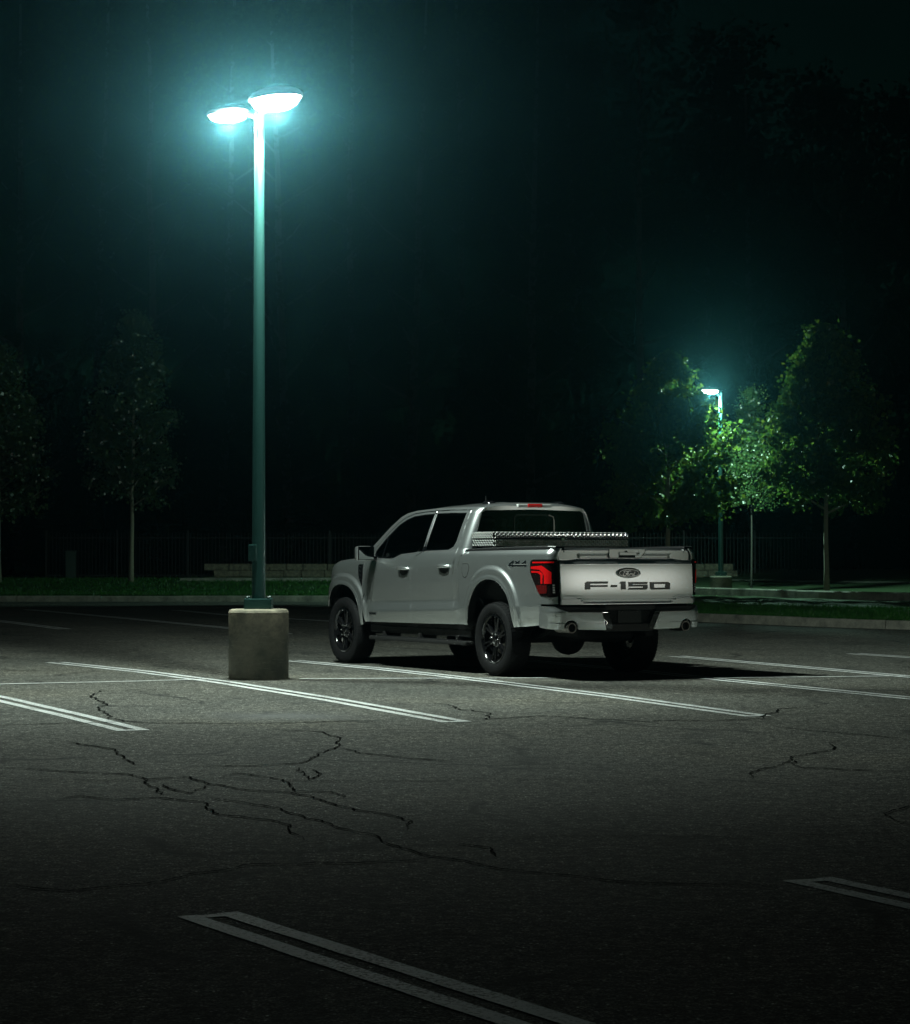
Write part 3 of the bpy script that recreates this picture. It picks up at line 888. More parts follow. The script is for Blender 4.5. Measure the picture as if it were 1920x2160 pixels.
def arch_rings(A):
    cx, hw, cz, hh, p = A; out = []
    for q in (1.02, 1.045, 1.07, 1.10, 1.14, 1.175, 1.20, 1.225, 1.25, 1.275, 1.30, 1.33):
        for k in range(61):
            t = math.pi * k / 60; c, s_ = math.cos(t), math.sin(t)
            out.append((cx + q * hw * math.copysign(abs(c) ** (2 / p), c), cz + q * hh * abs(s_) ** (2 / p)))
        for k in range(1, 9):
            for sd in (-1, 1): out.append((cx + sd * q * hw, cz - k * .02))
    return out
def near_arch(u, v): return any(arch_q(u, v, A) < 1.34 and v > A[2] - .12 for A in ARCHES)
for sg in (1, -1):
    panel('front_fender', fender_out, side_map, SILVER, TR, du=.035, rows=ROWS, sgn=sg, thick=.012, extra=arch_rings(ARCHES[1]), skip=near_arch)
    fd = panel('front_door', front_door, side_map, SILVER, TR, holes=[win_f], du=.035, rows=ROWS, sgn=sg, thick=.012)
    rd = panel('rear_door', rear_door, side_map, SILVER, TR, holes=[win_r], du=.035, rows=ROWS, sgn=sg, thick=.012)
    panel('cab_side_frame', rail, side_map, SILVER, TR, du=.03, sgn=sg, thick=.012)
    bs = panel('bed_side', bed_out, bed_map, SILVER, TR, holes=[lamp_cut], du=.03, rows=ROWS, sgn=sg, thick=.012, extra=arch_rings(ARCHES[0]), skip=near_arch)
    # glass with its black surround
    for dr, wn_, gm in ((fd, win_f, GLASS), (rd, win_r, GLASSD)):
        panel('window', wn_, lambda a, b: side_map(a, b, -0.014), gm, dr, du=.06, sgn=sg)
        lp_ = spline(wn_ + [wn_[0]], 3)
        v, f = ribbon(lp_, 0.028, lambda a, b, o=0: side_map(a, b, -0.004), 0, sg)
        mk('window_seal', v, f, GLOSSB, dr)
    # black division bars
    v, f = ribbon([(1.686, 1.41), (1.686, 1.87)], 0.075, lambda a, b, o=0: side_map(a, b, 0.0015), 0, sg)
    mk('pillar_trim', v, f, GLOSSB, rd)
    v, f = ribbon([(1.672, 1.40), (1.672, 1.872)], 0.011, lambda a, b, o=0: side_map(a, b, 0.004), 0, sg)
    mk('pillar_strip', v, f, CHROME, rd)
    v, f = ribbon([(2.70, 1.32), (2.665, 1.61)], 0.022, lambda a, b, o=0: side_map(a, b, 0.0), 0, sg)
    mk('quarter_bar', v, f, GLOSSB, fd)
    # handles
    for dr, hx, hz in ((fd, 2.105, 1.195), (rd, 1.125, 1.226)):
        panel('handle_cup', [(hx + .10 * math.cos(t) * 1.0, hz - .03 + .045 * math.sin(t)) for t in [2 * math.pi * k / 20 for k in range(20)]], lambda a, b: side_map(a, b, .002), BLACKP, dr, du=.04, sgn=sg)
        v = []
        m = MB(); y0 = side_y(hx, hz)
        m.tube([(hx + .125, y0 + .004, hz + .006), (hx + .10, y0 + .032, hz + .008), (hx, y0 + .040, hz + .010), (hx - .10, y0 + .032, hz + .008), (hx - .125, y0 + .004, hz + .006)], [.014, .019, .020, .019, .014], 10)
        m.v = [(a, b * sg, c) for a, b, c in m.v]
        if sg < 0: m.f = [q[::-1] for q in m.f]
        m.build('door_handle', SILVER, dr, True, edge=50)
    # front fender vent
    panel('fender_vent', [(3.285, 1.232), (3.255, 1.25), (3.165, 1.25), (3.172, 1.10), (3.195, .985), (3.23, 1.03), (3.272, 1.11)], lambda a, b: side_map(a, b, .008), GLOSSB, TR, du=.03, sgn=sg, thick=.012)
    for k in range(4):
        v, f = ribbon([(3.19, 1.21 - k * .05), (3.262, 1.225 - k * .05)], .010, lambda a, b, o=0: side_map(a, b, .012), 0, sg)
        mk('vent_fin', v, f, BLACKP, TR)
    # small badge on the door
    v, f = ribbon([(2.99, .645), (2.80, .645)], .028, lambda a, b, o=0: side_map(a, b, .005), 0, sg)
    mk('door_badge', v, f, DARKBADGE, fd)
    # wheel-arch lip
    for A, z0 in ((ARCHES[0], .57), (ARCHES[1], .51)):
        L_ = [p for p in arch_line(A, z0) if p[0] < 4.12]
        V = []; F = []
        for p in L_:
            y = side_y(*p)
            V += [(p[0], (y + .002) * sg, p[1]), (p[0], (y - .11) * sg, p[1] + (.02 if A is ARCHES[0] else .015))]
        for i in range(len(L_) - 1): F.append((2 * i, 2 * i + 1, 2 * i + 3, 2 * i + 2))
        mk('wheel_arch_lip', V, F, BLACKP, TR, True)
    # tail lamp
    lampM = lambda a, b: bed_map(a, b, .010 * sst(-1.256, -1.22, a) * 1.0 + .002)
    tl = panel('tail_light', [(-0.832, 1.309), (-0.806, 1.29), (-0.806, 1.169), (-0.864, 1.086), (-0.959, 0.964), (-1.001, 0.928), (-1.157, 0.914), (-1.242, 0.917), (-1.248, 1.31)], lampM, SMOKE, TR, du=.025, sgn=sg, thick=.03)
    tag(tl, 'smoked tail lamp with red light bars')
    def el(nm, poly, mt, o=.006):
        panel(nm, poly, lambda a, b: bed_map(a, b, .012 * sst(-1.256, -1.22, a) + o), mt, tl, du=.02, sgn=sg, thick=.006)
    el('red_bar', [(-0.859, 1.290), (-1.21, 1.294), (-1.21, 1.279), (-0.864, 1.275)], RED)
    el('red_bar', [(-0.832, 1.238), (-1.043, 1.249), (-1.105, 1.229), (-1.185, 1.179), (-1.185, 1.053), (-1.098, 1.052), (-1.098, 1.141), (-1.069, 1.174), (-1.001, 1.205), (-0.832, 1.213)], RED)
    el('red_bar', [(-0.837, 1.191), (-1.001, 1.189), (-1.054, 1.167), (-1.071, 1.149), (-1.060, 1.051), (-1.027, 1.051), (-1.027, 1.146), (-0.97, 1.171), (-0.837, 1.171)], RED)
    el('lower_reflector', [(-0.930, 1.036), (-1.133, 1.036), (-1.133, 0.95), (-1.001, 0.940), (-0.966, 0.964)], REDD)
    for k in range(4):
        el('reverse_light', [(-1.195, 1.046 - k * .026), (-1.217, 1.046 - k * .026), (-1.217, 1.028 - k * .026), (-1.195, 1.028 - k * .026)], CLEAR)
    # 4x4 sticker
    V = []; F = []
    def st(pts, w):
        v, f = ribbon(pts, w, lambda a, b, o=0: bed_map(a, b, .004), 0, sg); k = len(V); V.extend(v); F.extend([tuple(i + k for i in q) for q in f])
    fl = (lambda s: s) if sg > 0 else (lambda s: -1.024 - s)
    for o in (0.0, -.262):
        st([(fl(-.345 + o), 1.262), (fl(-.437 + o), 1.300)], .014); st([(fl(-.433 + o), 1.306), (fl(-.418 + o), 1.236)], .020)
    st([(fl(-.33), 1.250), (fl(-.712), 1.250)], .012)
    st([(fl(-.475), 1.296), (fl(-.572), 1.268)], .014); st([(fl(-.572), 1.300), (fl(-.475), 1.266)], .012)
    mk('decal_lettering', V, F, DARKBADGE, bs)
    V = []; F = []
    def st(pts, w):
        v, f = ribbon(pts, w, lambda a, b, o=0: bed_map(a, b, .0065), 0, sg); k = len(V); V.extend(v); F.extend([tuple(i + k for i in q) for q in f])
    st([(fl(-.433), 1.262), (fl(-.712), 1.262)], .009); st([(fl(-.314), 1.246), (fl(-.325), 1.225), (fl(-.360), 1.203)], .008)
    mk('decal_underline', V, F, BADGE_W, bs)
# fuel door (driver's side only)
fdo = [(.70, 1.262), (.585, 1.262), (.557, 1.245), (.553, 1.20), (.60, 1.125), (.65, 1.108), (.69, 1.13), (.705, 1.19)]
fo_ = panel('fuel_door', fdo, lambda a, b: side_map(a, b, .003), SILVER, TR, du=.03, thick=.006)
v, f = ribbon(spline(fdo + [fdo[0]], 3), .010, lambda a, b, o=0: side_map(a, b, .0012), 0, 1)
mk('fuel_door_gap', v, f, UNDER, TR)

# roof
ROOFC = [(2.44, 1.872), (2.36, 1.902), (2.2, 1.932), (1.75, 1.972), (1.2, 1.988), (.86, 1.985), (.76, 1.972), (.715, 1.945)]
EDGE = sorted([(2.52, 1.828), (2.40, 1.872), (2.2, 1.902), (1.7, 1.925), (1.2, 1.93), (.8, 1.925), (.715, 1.915)])
def roof_fn(u, v):
    x = 2.47 + (.712 - 2.47) * v
    ze = pl(EDGE, x); zc = max(ze + .004, pl(sorted(ROOFC), x) if x < 2.44 else ze + .004)
    ye = side_y(x, ze)
    t = u * 2 - 1; a = abs(t)
    # superelliptic crown
    y = ye * math.copysign(1 - (1 - a) ** 1.0, t)
    z = ze + (zc - ze) * (1 - a ** 3.2)
    # pressed ribs along the roof
    z += .006 * math.exp(-((a - .45) / .06) ** 2) * sst(2.4, 2.1, x) * sst(.75, .95, x)
    return (x, y, z)
grid('roof', 56, 40, roof_fn, SILVER, TR, True, flip=True)
# roof antenna and the two small pods
for y0 in (.46, -.50):
    v = []
    m = MB()
    for k, (s, h) in enumerate([(1, 0), (.92, .018), (.7, .030), (.3, .035)]):
        for j in range(16):
            t = 2 * math.pi * j / 16; v.append((0.98 + .10 * s * math.cos(t), y0 + .07 * s * math.sin(t), 1.968 + h))
    m.add(v, [(i * 16 + j, i * 16 + (j + 1) % 16, (i + 1) * 16 + (j + 1) % 16, (i + 1) * 16 + j) for i in range(3) for j in range(16)] + [tuple(48 + j for j in range(16))])
    m.build('roof_pod', GLOSSB, TR, True)
MB().tube([(1.0, .49, 1.96), (1.0, .49, 2.055)], .005, 6).build('antenna', BLACKP, TR)
# high brake lamp
def rr(y0, y1, nm, mt, x):
    MB().box(x - .02, x + .03, y0, y1, 1.926, 1.958, .006).build(nm, mt, TR)
def back_x(z): return .700 + .02 * (z - 1.4)
bl = MB().box(.694, .74, -.232, .232, 1.924, 1.962, .008).build('brake_light', CLEAR, TR)
MB().box(.688, .73, -.10, .10, 1.922, 1.964, .010).build('red_lens', RED, bl)

# windshield
def ws(u, v):
    z = 1.30 + (1.862 - 1.30) * v
    xl = pl([(1.30, 3.14), (1.40, 3.08), (1.487, 2.975), (1.712, 2.695), (1.828, 2.515), (1.872, 2.40)], z)
    yl = side_y(xl, z) - .004
    t = u * 2 - 1
    return (xl + .14 * (1 - t * t) * (1 - .3 * v), yl * t, z + .02 * (1 - t * t))
grid('windshield', 24, 16, ws, GLASS, TR, True)
# cab back with rear window
cb = []
for z in (1.0, 1.41, 1.60, 1.80, 1.91): cb.append((side_y(.702, z) + .0 if z > 1.4 else .86, z))
cbo = [(-y, z) for y, z in cb] + [(.60, 1.938), (0, 1.948), (-.60, 1.938)][:0] + [(y, z) for y, z in reversed(cb)]
cbo = [(-.86, 1.0), (.86, 1.0), (.85, 1.41), (.815, 1.63), (.745, 1.86), (.70, 1.915), (.4, 1.94), (-.4, 1.94), (-.70, 1.915), (-.745, 1.86), (-.815, 1.63), (-.85, 1.41)]
rw = [(.775, 1.44), (.765, 1.62), (.700, 1.86), (.66, 1.885), (0, 1.900), (-.66, 1.885), (-.700, 1.86), (-.765, 1.62), (-.775, 1.44)]
bmap = lambda y, z, o=0.0: (back_x(z) - o + .05 * (abs(y) / .85) ** 4, y, z)
cabb = panel('cab_back', cbo, bmap, SILVER, TR, holes=[rw], du=.05, ref=(-1, 0, 0), thick=.01)
panel('rear_window', rw, lambda y, z: bmap(y, z, -.012), GLASSD, cabb, du=.08, ref=(-1, 0, 0))
V = []; F = []
for pts in ([(.27, 1.44), (.27, 1.80), (.24, 1.835)], [(.24, 1.835), (-.24, 1.835)]):
    v, f = ribbon(pts, .014, lambda a, b, o=0: bmap(a, b, -.006), 0, 1); k = len(V); V += v; F += [tuple(i + k for i in q) for q in f]
mk('slider_frame', V, F, GLOSSB, cabb)
v, f = ribbon([(-.20, 1.835), (-.262, 1.815), (-.275, 1.77), (-.275, 1.44)], .016, lambda a, b, o=0: bmap(a, b, -.004), 0, 1)
mk('slider_edge', v, f, STEEL, cabb)

# hood, front end
def hood(u, v):
    x = 3.13 + (4.16 - 3.13) * v; t = u * 2 - 1
    ze = pl([(3.13, 1.300), (3.30, 1.318), (3.55, 1.312), (3.80, 1.29), (3.98, 1.235), (4.06, 1.18), (4.2, 1.15)], x)
    ye = side_y(x, min(ze, 1.30)) - .012
    z = ze + (.045 + .02 * math.exp(-((abs(t) - .5) / .12) ** 2)) * (1 - t ** 4) * sst(4.16, 3.9, x)
    return (x + .10 * v * (1 - t * t), ye * t, z)
grid('hood', 40, 20, hood, SILVER, TR, True, flip=True)
MB().box(4.06, 4.30, -.86, .86, .62, 1.20, .05).build('grille', GLOSSB, TR)
for k in range(4): MB().box(4.29, 4.32, -.62, .62, .78 + k * .10, .84 + k * .10, .01).build('grille_bar', SILVER, TR)
for sg in (1, -1):
    MB().box(4.02, 4.20, min(.66 * sg, .875 * sg), max(.66 * sg, .875 * sg), 1.0, 1.185, .03).build('headlight', CLEAR, TR)
def fb(u, v):
    t = u * 2 - 1; a = abs(t)
    y = .955 * math.copysign(1 - (1 - a) ** 1.0, t)
    x = 4.40 - .34 * a ** 5
    z = .46 + .25 * v
    return (x + .03 * math.sin(math.pi * v), y, z)
grid('front_bumper', 40, 8, fb, SILVER, TR, True)
MB().box(3.95, 4.33, -.80, .80, .40, .60, .02).build('front_valance', BLACKP, TR)

# bed rails, bed, cab core
for sg in (1, -1):
    v = []; 
    P = [(.695, 1.414), (.3, 1.427), (-.4, 1.440), (-1.10, 1.447), (-1.19, 1.443)]
    V = []; F = []
    for x, z in P:
        for yy, dz in ((.952, -.012), (.952, .010), (.945, .018), (.84, .018), (.835, -.05)): V.append((x, yy * sg if x > -1.15 else (yy - .04) * sg, z + dz))
    for i in range(len(P) - 1):
        for j in range(4):
            q = (i * 5 + j, i * 5 + j + 1, (i + 1) * 5 + j + 1, (i + 1) * 5 + j); F.append(q if sg < 0 else q[::-1])
    mk('bed_rail_cap', V, F, BLACKP, TR)
    MB().box(-1.16, .68, min(.80 * sg, .86 * sg), max(.80 * sg, .86 * sg), .9, 1.40).build('bed_inner_wall', BLACKP, TR)
MB().box(-1.16, .68, -.80, .80, .86, .92).build('bed_floor', BLACKP, TR)
MB().box(.62, .68, -.86, .86, .88, 1.40).build('bed_front_wall', BLACKP, TR)
MB().box(-1.15, -.52, -.86, .86, .60, .86).box(.62, 3.05, -.89, .89, .50, .60).box(.50, 4.05, -.66, .66, .45, .60).box(-.52, .62, -.62, .62, .60, .88).box(3.16, 4.05, -.60, .60, .6, 1.20).box(3.05, 3.12, -.88, .88, .55, 1.26).build('chassis', UNDER, TR)
MB().box(.64, 3.12, -.90, .90, .415, .50, .01).build('rocker', BLACKP, TR)
# interior
inn = MB().box(.80, .86, -.80, .80, .6, 1.30).box(2.72, 3.0, -.86, .86, .9, 1.27, .04).box(.80, 3.05, -.88, .88, .60, .66).build('cabin_trim', SEAT, TR)
for x0 in (1.95, 1.02):
    for y0 in (.40, -.40):
        s = MB().box(x0, x0 + .50, y0 - .25, y0 + .25, .80, .98, .05).box(x0 - .08, x0 + .08, y0 - .25, y0 + .25, .95, 1.50, .05).build('seat', SEAT, TR)
        MB().box(x0 - .11, x0 - .02, y0 - .13, y0 + .13, 1.53, 1.70, .03).build('headrest', SEAT, s)
sw = MB()
pts = []
for k in range(25):
    t = 2 * math.pi * k / 24; pts.append((2.58 + .07 * math.sin(t) , .40 + .185 * math.cos(t), 1.24 + .17 * math.sin(t)))
sw.tube(pts, .016, 8, False).tube([(2.58, .22, 1.24), (2.58, .58, 1.24)], .014, 6).tube([(2.58, .40, 1.24), (2.75, .40, 1.18)], .03, 6)
sw.build('steering_wheel', M('wheel_leather', (.10, .10, .10), .35), TR, True)

# mirrors
for sg in (1, -1):
    def bx_(x0, x1, y0, y1, z0, z1, b): return (x0, x1, min(y0 * sg, y1 * sg), max(y0 * sg, y1 * sg), z0, z1, b)
    mr = MB().box(*bx_(2.79, 2.90, 1.02, 1.255, 1.292, 1.475, .045)).build('door_mirror', SILVER, TR, True, edge=60)
    MB().box(*bx_(2.774, 2.80, 1.03, 1.248, 1.30, 1.468, .010)).build('mirror_bezel', GLOSSB, mr)
    MB().box(*bx_(2.83, 2.89, .93, 1.05, 1.30, 1.35, .015)).build('mirror_arm', GLOSSB, mr)
    mk('mirror_face', [(2.771, 1.043 * sg, 1.312), (2.771, 1.243 * sg, 1.308), (2.764, 1.246 * sg, 1.465), (2.764, 1.037 * sg, 1.465)], [(0, 1, 2, 3) if sg < 0 else (3, 2, 1, 0)], MIRROR, mr)
    # running board
    rb = MB().box(*bx_(.60, 2.98, .86, 1.0, .325, .372, .015)).build('running_board', UNDER, TR)
    MB().box(*bx_(.72, 2.90, .90, .99, .371, .377, 0)).build('step_pad', RUBBER, rb)
    for x in (.9, 1.8, 2.7): MB().box(*bx_(x, x + .05, .70, .93, .34, .43, .005)).build('bracket', UNDER, rb)

# tailgate
def tg_x(y, z):
    a = abs(y)
    zt = 1.322 - .016 * sst(.60, .76, a)
    up = sst(zt + .003, zt - .008, z)
    x = -1.188 - .004 * (1.43 - z)
    x += -.020 * up
    # facet between zt and 1.262 slopes outwards
    x += -.034 * sst(zt - .004, 1.264, z)
    x += -.016 * sst(1.262, .92, z)
    zc = .873 + .038 * sst(.58, .65, a)
    x += .014 * sst(zc + .010, zc, z) * 1.0
    x += -.018 * sst(zc - .014, zc - .03, z)
    # recessed centre pocket above the ridge
    x += .010 * sst(.62, .585, a) * sst(1.328, 1.336, z) * sst(1.384, 1.374, z)
    x += .018 * sst(1.415, 1.44, z)
    x += .012 * (a / .88) ** 4
    return x
tmap = lambda y, z, o=0.0: (tg_x(y, z) - o, y, z)
tgo = [(-.872, .825), (.872, .825), (.876, 1.20), (.868, 1.425), (.86, 1.434), (-.86, 1.434), (-.868, 1.425), (-.876, 1.20)]
tg_rows = [.83, .845, .855, .862, .87, .878, .89, .905, .912, .92, 1.255, 1.262, 1.268, 1.28, 1.295, 1.303, 1.309, 1.315, 1.321, 1.327, 1.333, 1.339, 1.374, 1.38, 1.386, 1.41, 1.42, 1.43]
tg = panel('tailgate', tgo, tmap, SILVER, TR, du=.03, rows=tg_rows, ref=(-1, 0, 0), thick=.03)
grid('tailgate_cap', 20, 4, lambda u, v: (-1.172 + .075 * v, (u * 2 - 1) * .862, 1.434 + .012 * math.sin(math.pi * min(1, v * 1.0)) - .004 * v), BLACKP, tg, True)
MB().box(-1.10, -1.06, -.86, .86, .86, 1.43).build('tailgate_inner', BLACKP, tg)
# handle with lock and camera
hb = [(.215, 1.428), (.215, 1.345), (.195, 1.332), (-.20, 1.332), (-.262, 1.395), (-.268, 1.428)]
hbp = panel('handle_bezel', hb, lambda y, z: (tg_x(y, 1.40) - .006, y, z), SILVER, tg, du=.03, ref=(-1, 0, 0), thick=.01)
hx = tg_x(0, 1.40) - .007
v, f = ribbon(hb, .006, lambda y, z, o=0: (hx + .0005, y, z)); mk('handle_gap', v, f, UNDER, tg)
MB().box(hx - .004, hx + .002, -.13, .085, 1.338, 1.362, .0).build('handle_pocket', UNDER, hbp)
MB().box(hx - .012, hx + .002, -.16, .085, 1.362, 1.398, .004).build('handle_lever', SILVER, hbp)
MB().lathe([(.012, 0), (.012, .010), (.002, .012)], 12, 'x', (hx - .018, -.005, 1.402)).build('rear_camera', GLOSSB, hbp)
MB().lathe([(.022, 0), (.020, .012)], 16, 'x', (hx - .018, -.158, 1.382)).build('lock_ring', SILVER, hbp)
MB().lathe([(.008, -.001), (.001, .0)], 10, 'x', (hx - .018, -.158, 1.382)).build('lock_cylinder', UNDER, hbp)
# raised model lettering
def lt(u, v): return (.571 - (u - 160) / 1470 * 1.129, 1.077 - (v - 712) / 153 * .092)
LET = [
 [[(163, 742), (195, 715), (556, 715), (544, 752), (247, 752), (247, 781), (544, 781), (544, 812), (247, 812), (243, 855), (160, 855)]],
 [[(604, 781), (708, 781), (703, 816), (594, 816)]],
 [[(744, 755), (782, 718), (852, 718), (852, 860), (770, 860), (776, 755)]],
 [[(905, 730), (1236, 730), (1228, 765), (975, 765), (975, 780), (1232, 780), (1232, 838), (1204, 866), (890, 866), (906, 836), (1150, 836), (1150, 809), (905, 809)]],
 [[(1278, 733), (1598, 733), (1630, 762), (1626, 866), (1302, 866), (1276, 842)], [(1345, 765), (1545, 765), (1545, 836), (1345, 836)]],
]
for L_ in LET:
    P = [[lt(*p) for p in q] for q in L_]
    g = panel('letter', P[0], lambda y, z: tmap(y, z, .004), DARKBADGE, tg, holes=P[1:], du=.05, ref=(-1, 0, 0), thick=.006)
    for q in P:
        v, f = ribbon(q + [q[0]], .0045, lambda a, b, o=0: tmap(a, b, .0050)); mk('letter_edge', v, f, STEEL, g)
# oval emblem
oc = (-.003, 1.166)
def oval(a, b, n=40): return [(oc[0] + a * math.cos(2 * math.pi * k / n), oc[1] + b * math.sin(2 * math.pi * k / n)) for k in range(n)]
em = panel('emblem', oval(.168, .060), lambda y, z: (tg_x(0, 1.166) - .016 * (1 - (((y - oc[0]) / .168) ** 2 + ((z - oc[1]) / .060) ** 2) ** 2), y, z), BADGE_W, tg, du=.012, ref=(-1, 0, 0), thick=.004)
ex = tg_x(0, 1.166) - .0175
panel('emblem_field', oval(.140, .047), lambda y, z: (ex + .05 * (z - oc[1]), y, z), DARKBADGE, em, du=.03, ref=(-1, 0, 0), thick=.003)
ring = oval(.129, .0405, 48)
V = []; F = []
def es(pts, w):
    v, f = ribbon(pts, w, lambda a, b, o=0: (ex - .001 + .05 * (b - oc[1]), a, b)); k = len(V); V.extend(v); F.extend([tuple(i + k for i in q) for q in f])
es(ring + [ring[0]], .0042)
def eo(u, v): return (oc[0] - (u - 905) / 400 * .32, oc[1] - (v - 567) / 180 * .112)
def sp(L_): return spline([eo(*p) for p in L_], 5)
es(sp([(832, 560), (820, 545), (838, 528), (870, 536), (905, 530), (940, 526)]), .0068)
es(sp([(892, 534), (876, 565), (856, 598), (830, 614), (806, 604), (808, 585), (822, 578)]), .0078)
es(sp([(848, 572), (872, 570), (896, 564)]), .007)
def el2(cx, cy_, a, b): return [eo(cx + a * math.cos(t), cy_ + b * math.sin(t)) for t in [2 * math.pi * k / 14 for k in range(15)]]
es(el2(890, 594, 14, 15), .006)
es(sp([(914, 612), (922, 582), (930, 580), (950, 576)]), .0068)
es(el2(966, 594, 14, 15), .006)
es(sp([(1004, 546), (990, 580), (980, 606), (1000, 612)]), .0068)
mk('emblem_script', V, F, BADGE_W, em)

# rear bumper
BP = spline([(-1.00, 1.002), (-1.10, 1.002), (-1.19, .985), (-1.255, .925), (-1.285, .84), (-1.305, .60), (-1.312, .30), (-1.314, 0)], 6)
acc = [0]
for a, b in zip(BP, BP[1:]): acc.append(acc[-1] + math.hypot(a[0] - b[0], a[1] - b[1]))
SB = acc[-1]
def bp_at(y):
    """plan position from the signed distance to the centre line, measured along the bumper"""
    s = SB - abs(y); s = min(max(s, 0), SB)
    return (float(np.interp(s, acc, [p[0] for p in BP])), math.copysign(float(np.interp(s, acc, [p[1] for p in BP])), y))
def bmp(s, z, o=0.0):
    x, y = bp_at(s)
    t = (z - .54) / .27
    return (x - o + .03 * (1 - t) ** 2 + .02 * sst(.74, .80, z) - .006 * sst(.632, .620, z), y, z)
exc = .765
def cut(sg):
    return [((exc + .092 * math.cos(t)) * sg, .565 + .092 * math.sin(t)) for t in [math.pi * k / 14 for k in range(15)]]
EX = 1.02 * SB
for sg in (1, -1):
    o_ = [(.375, .735), (.80, .742), (.90, .775), (.95, .805), (SB - .004, .808), (SB - .004, .60), (1.18, .575), (1.0, .560), (exc + .10, .556)] + [((abs(a)), b) for a, b in cut(1)] + [(exc - .10, .553), (.315, .545)]
    o_ = [(a * sg, b) for a, b in o_]
    panel('bumper_panel', o_, bmp, SILVER, TR, du=.025, rows=[.615, .62, .625, .63, .635, .64], ref=(-.9, .3 * sg, 0), thick=.02)
    # step pad on top
    po = [(.345, .737), (.345, .79), (.90, .80), (.945, .80), (.89, .772), (.80, .747)]
    panel('step_pad', [(a * sg, b) for a, b in po], lambda a, b: bmp(a, b, -.004), BLACKP, TR, du=.04, ref=(-1, 0, 0), thick=.02)
    # slanted black trim by the plate
    po = [(.39, .752), (.315, .752), (.245, .60), (.25, .545), (.30, .545)]
    panel('plate_trim', [(a * sg, b) for a, b in po], lambda a, b: bmp(a, b, .008), GLOSSB, TR, du=.04, ref=(-1, 0, 0), thick=.03)
    # parking sensor and exhaust tip
    q = bmp(.95 * sg, .712); q2 = bmp(.52 * sg, .69)
    MB().lathe([(.011, 0), (.009, .004), (.001, .005)], 12, 'x', (q[0] - .006, q[1], q[2])).build('parking_sensor', STEEL, TR)
    MB().lathe([(.045, -1.28), (.057, -1.28), (.057, -1.0), (.045, -1.0), (.045, -1.27)], 24, 'x', (0, exc * sg * .985, .572)).build('exhaust_tip', STEEL, TR, True, edge=40)
    MB().tube([(-1.26, exc * sg * .985, .572), (-.8, .70 * sg, .60), (-.3, .55 * sg, .66), (.3, .52 * sg, .62)], .04, 12).build('exhaust_pipe', UNDER, TR, True)
MB().box(-1.29, -1.05, -.34, .34, .76, .815, .01).build('bumper_top', BLACKP, TR)
MB().box(-1.20, -1.02, -.95, .95, .70, .80, .02).build('bumper_beam', UNDER, TR)
MB().box(-1.295, -1.20, -.30, .30, .525, .615, .012).build('hitch_cover', BLACKP, TR)
MB().box(-1.265, -1.20, -.33, .33, .60, .77, .004).build('plate_recess', UNDER, TR)
pt_ = MB().box(-1.275, -1.266, -.155, .155, .615, .755, .003).build('license_plate', PLATE, TR)
for y in (-.10, .10): MB().lathe([(.006, 0), (.001, .003)], 8, 'x', (-1.279, y, .742)).build('plate_screw', STEEL, pt_)

# under the truck
und = MB()
und.tube([(0, -.86, .42), (0, .86, .42)], .055, 12)
und.build('rear_axle', UNDER, TR, True)
df = MB().lathe([(.02, -.17), (.12, -.15), (.185, -.06), (.20, 0), (.185, .08), (.10, .17), (.05, .30)], 16, 'x', (0, -.02, .415))
df.build('differential', UNDER, TR, True)
for sg in (1, -1):
    MB().tube([(-.62, .52 * sg, .60), (-.3, .52 * sg, .47), (0, .52 * sg, .44), (.3, .52 * sg, .47), (.62, .52 * sg, .56)], [.03, .035, .045, .035, .03], 6).build('leaf_spring', UNDER, TR)
    MB().tube([(-.06, .62 * sg, .36), (-.22, .50 * sg, .80)], .03, 8).build('shock_absorber', UNDER, TR)
    MB().box(-1.0, 3.9, min(.40 * sg, .50 * sg), max(.40 * sg, .50 * sg), .46, .60).build('frame_rail', UNDER, TR)
MB().lathe([(.10, -.09), (.30, -.10), (.38, -.05), (.38, .05), (.30, .10), (.10, .09)], 28, 'z', (-.66, 0, .50)).build('spare_tyre', RUBBER, TR, True)
MB().tube([(.5, -.45, .50), (1.3, -.45, .50)], .11, 14).build('muffler', STEEL, TR, True)
MB().tube([(3.69, -.80, .42), (3.69, .80, .42)], .05, 10).build('front_axle', UNDER, TR, True)

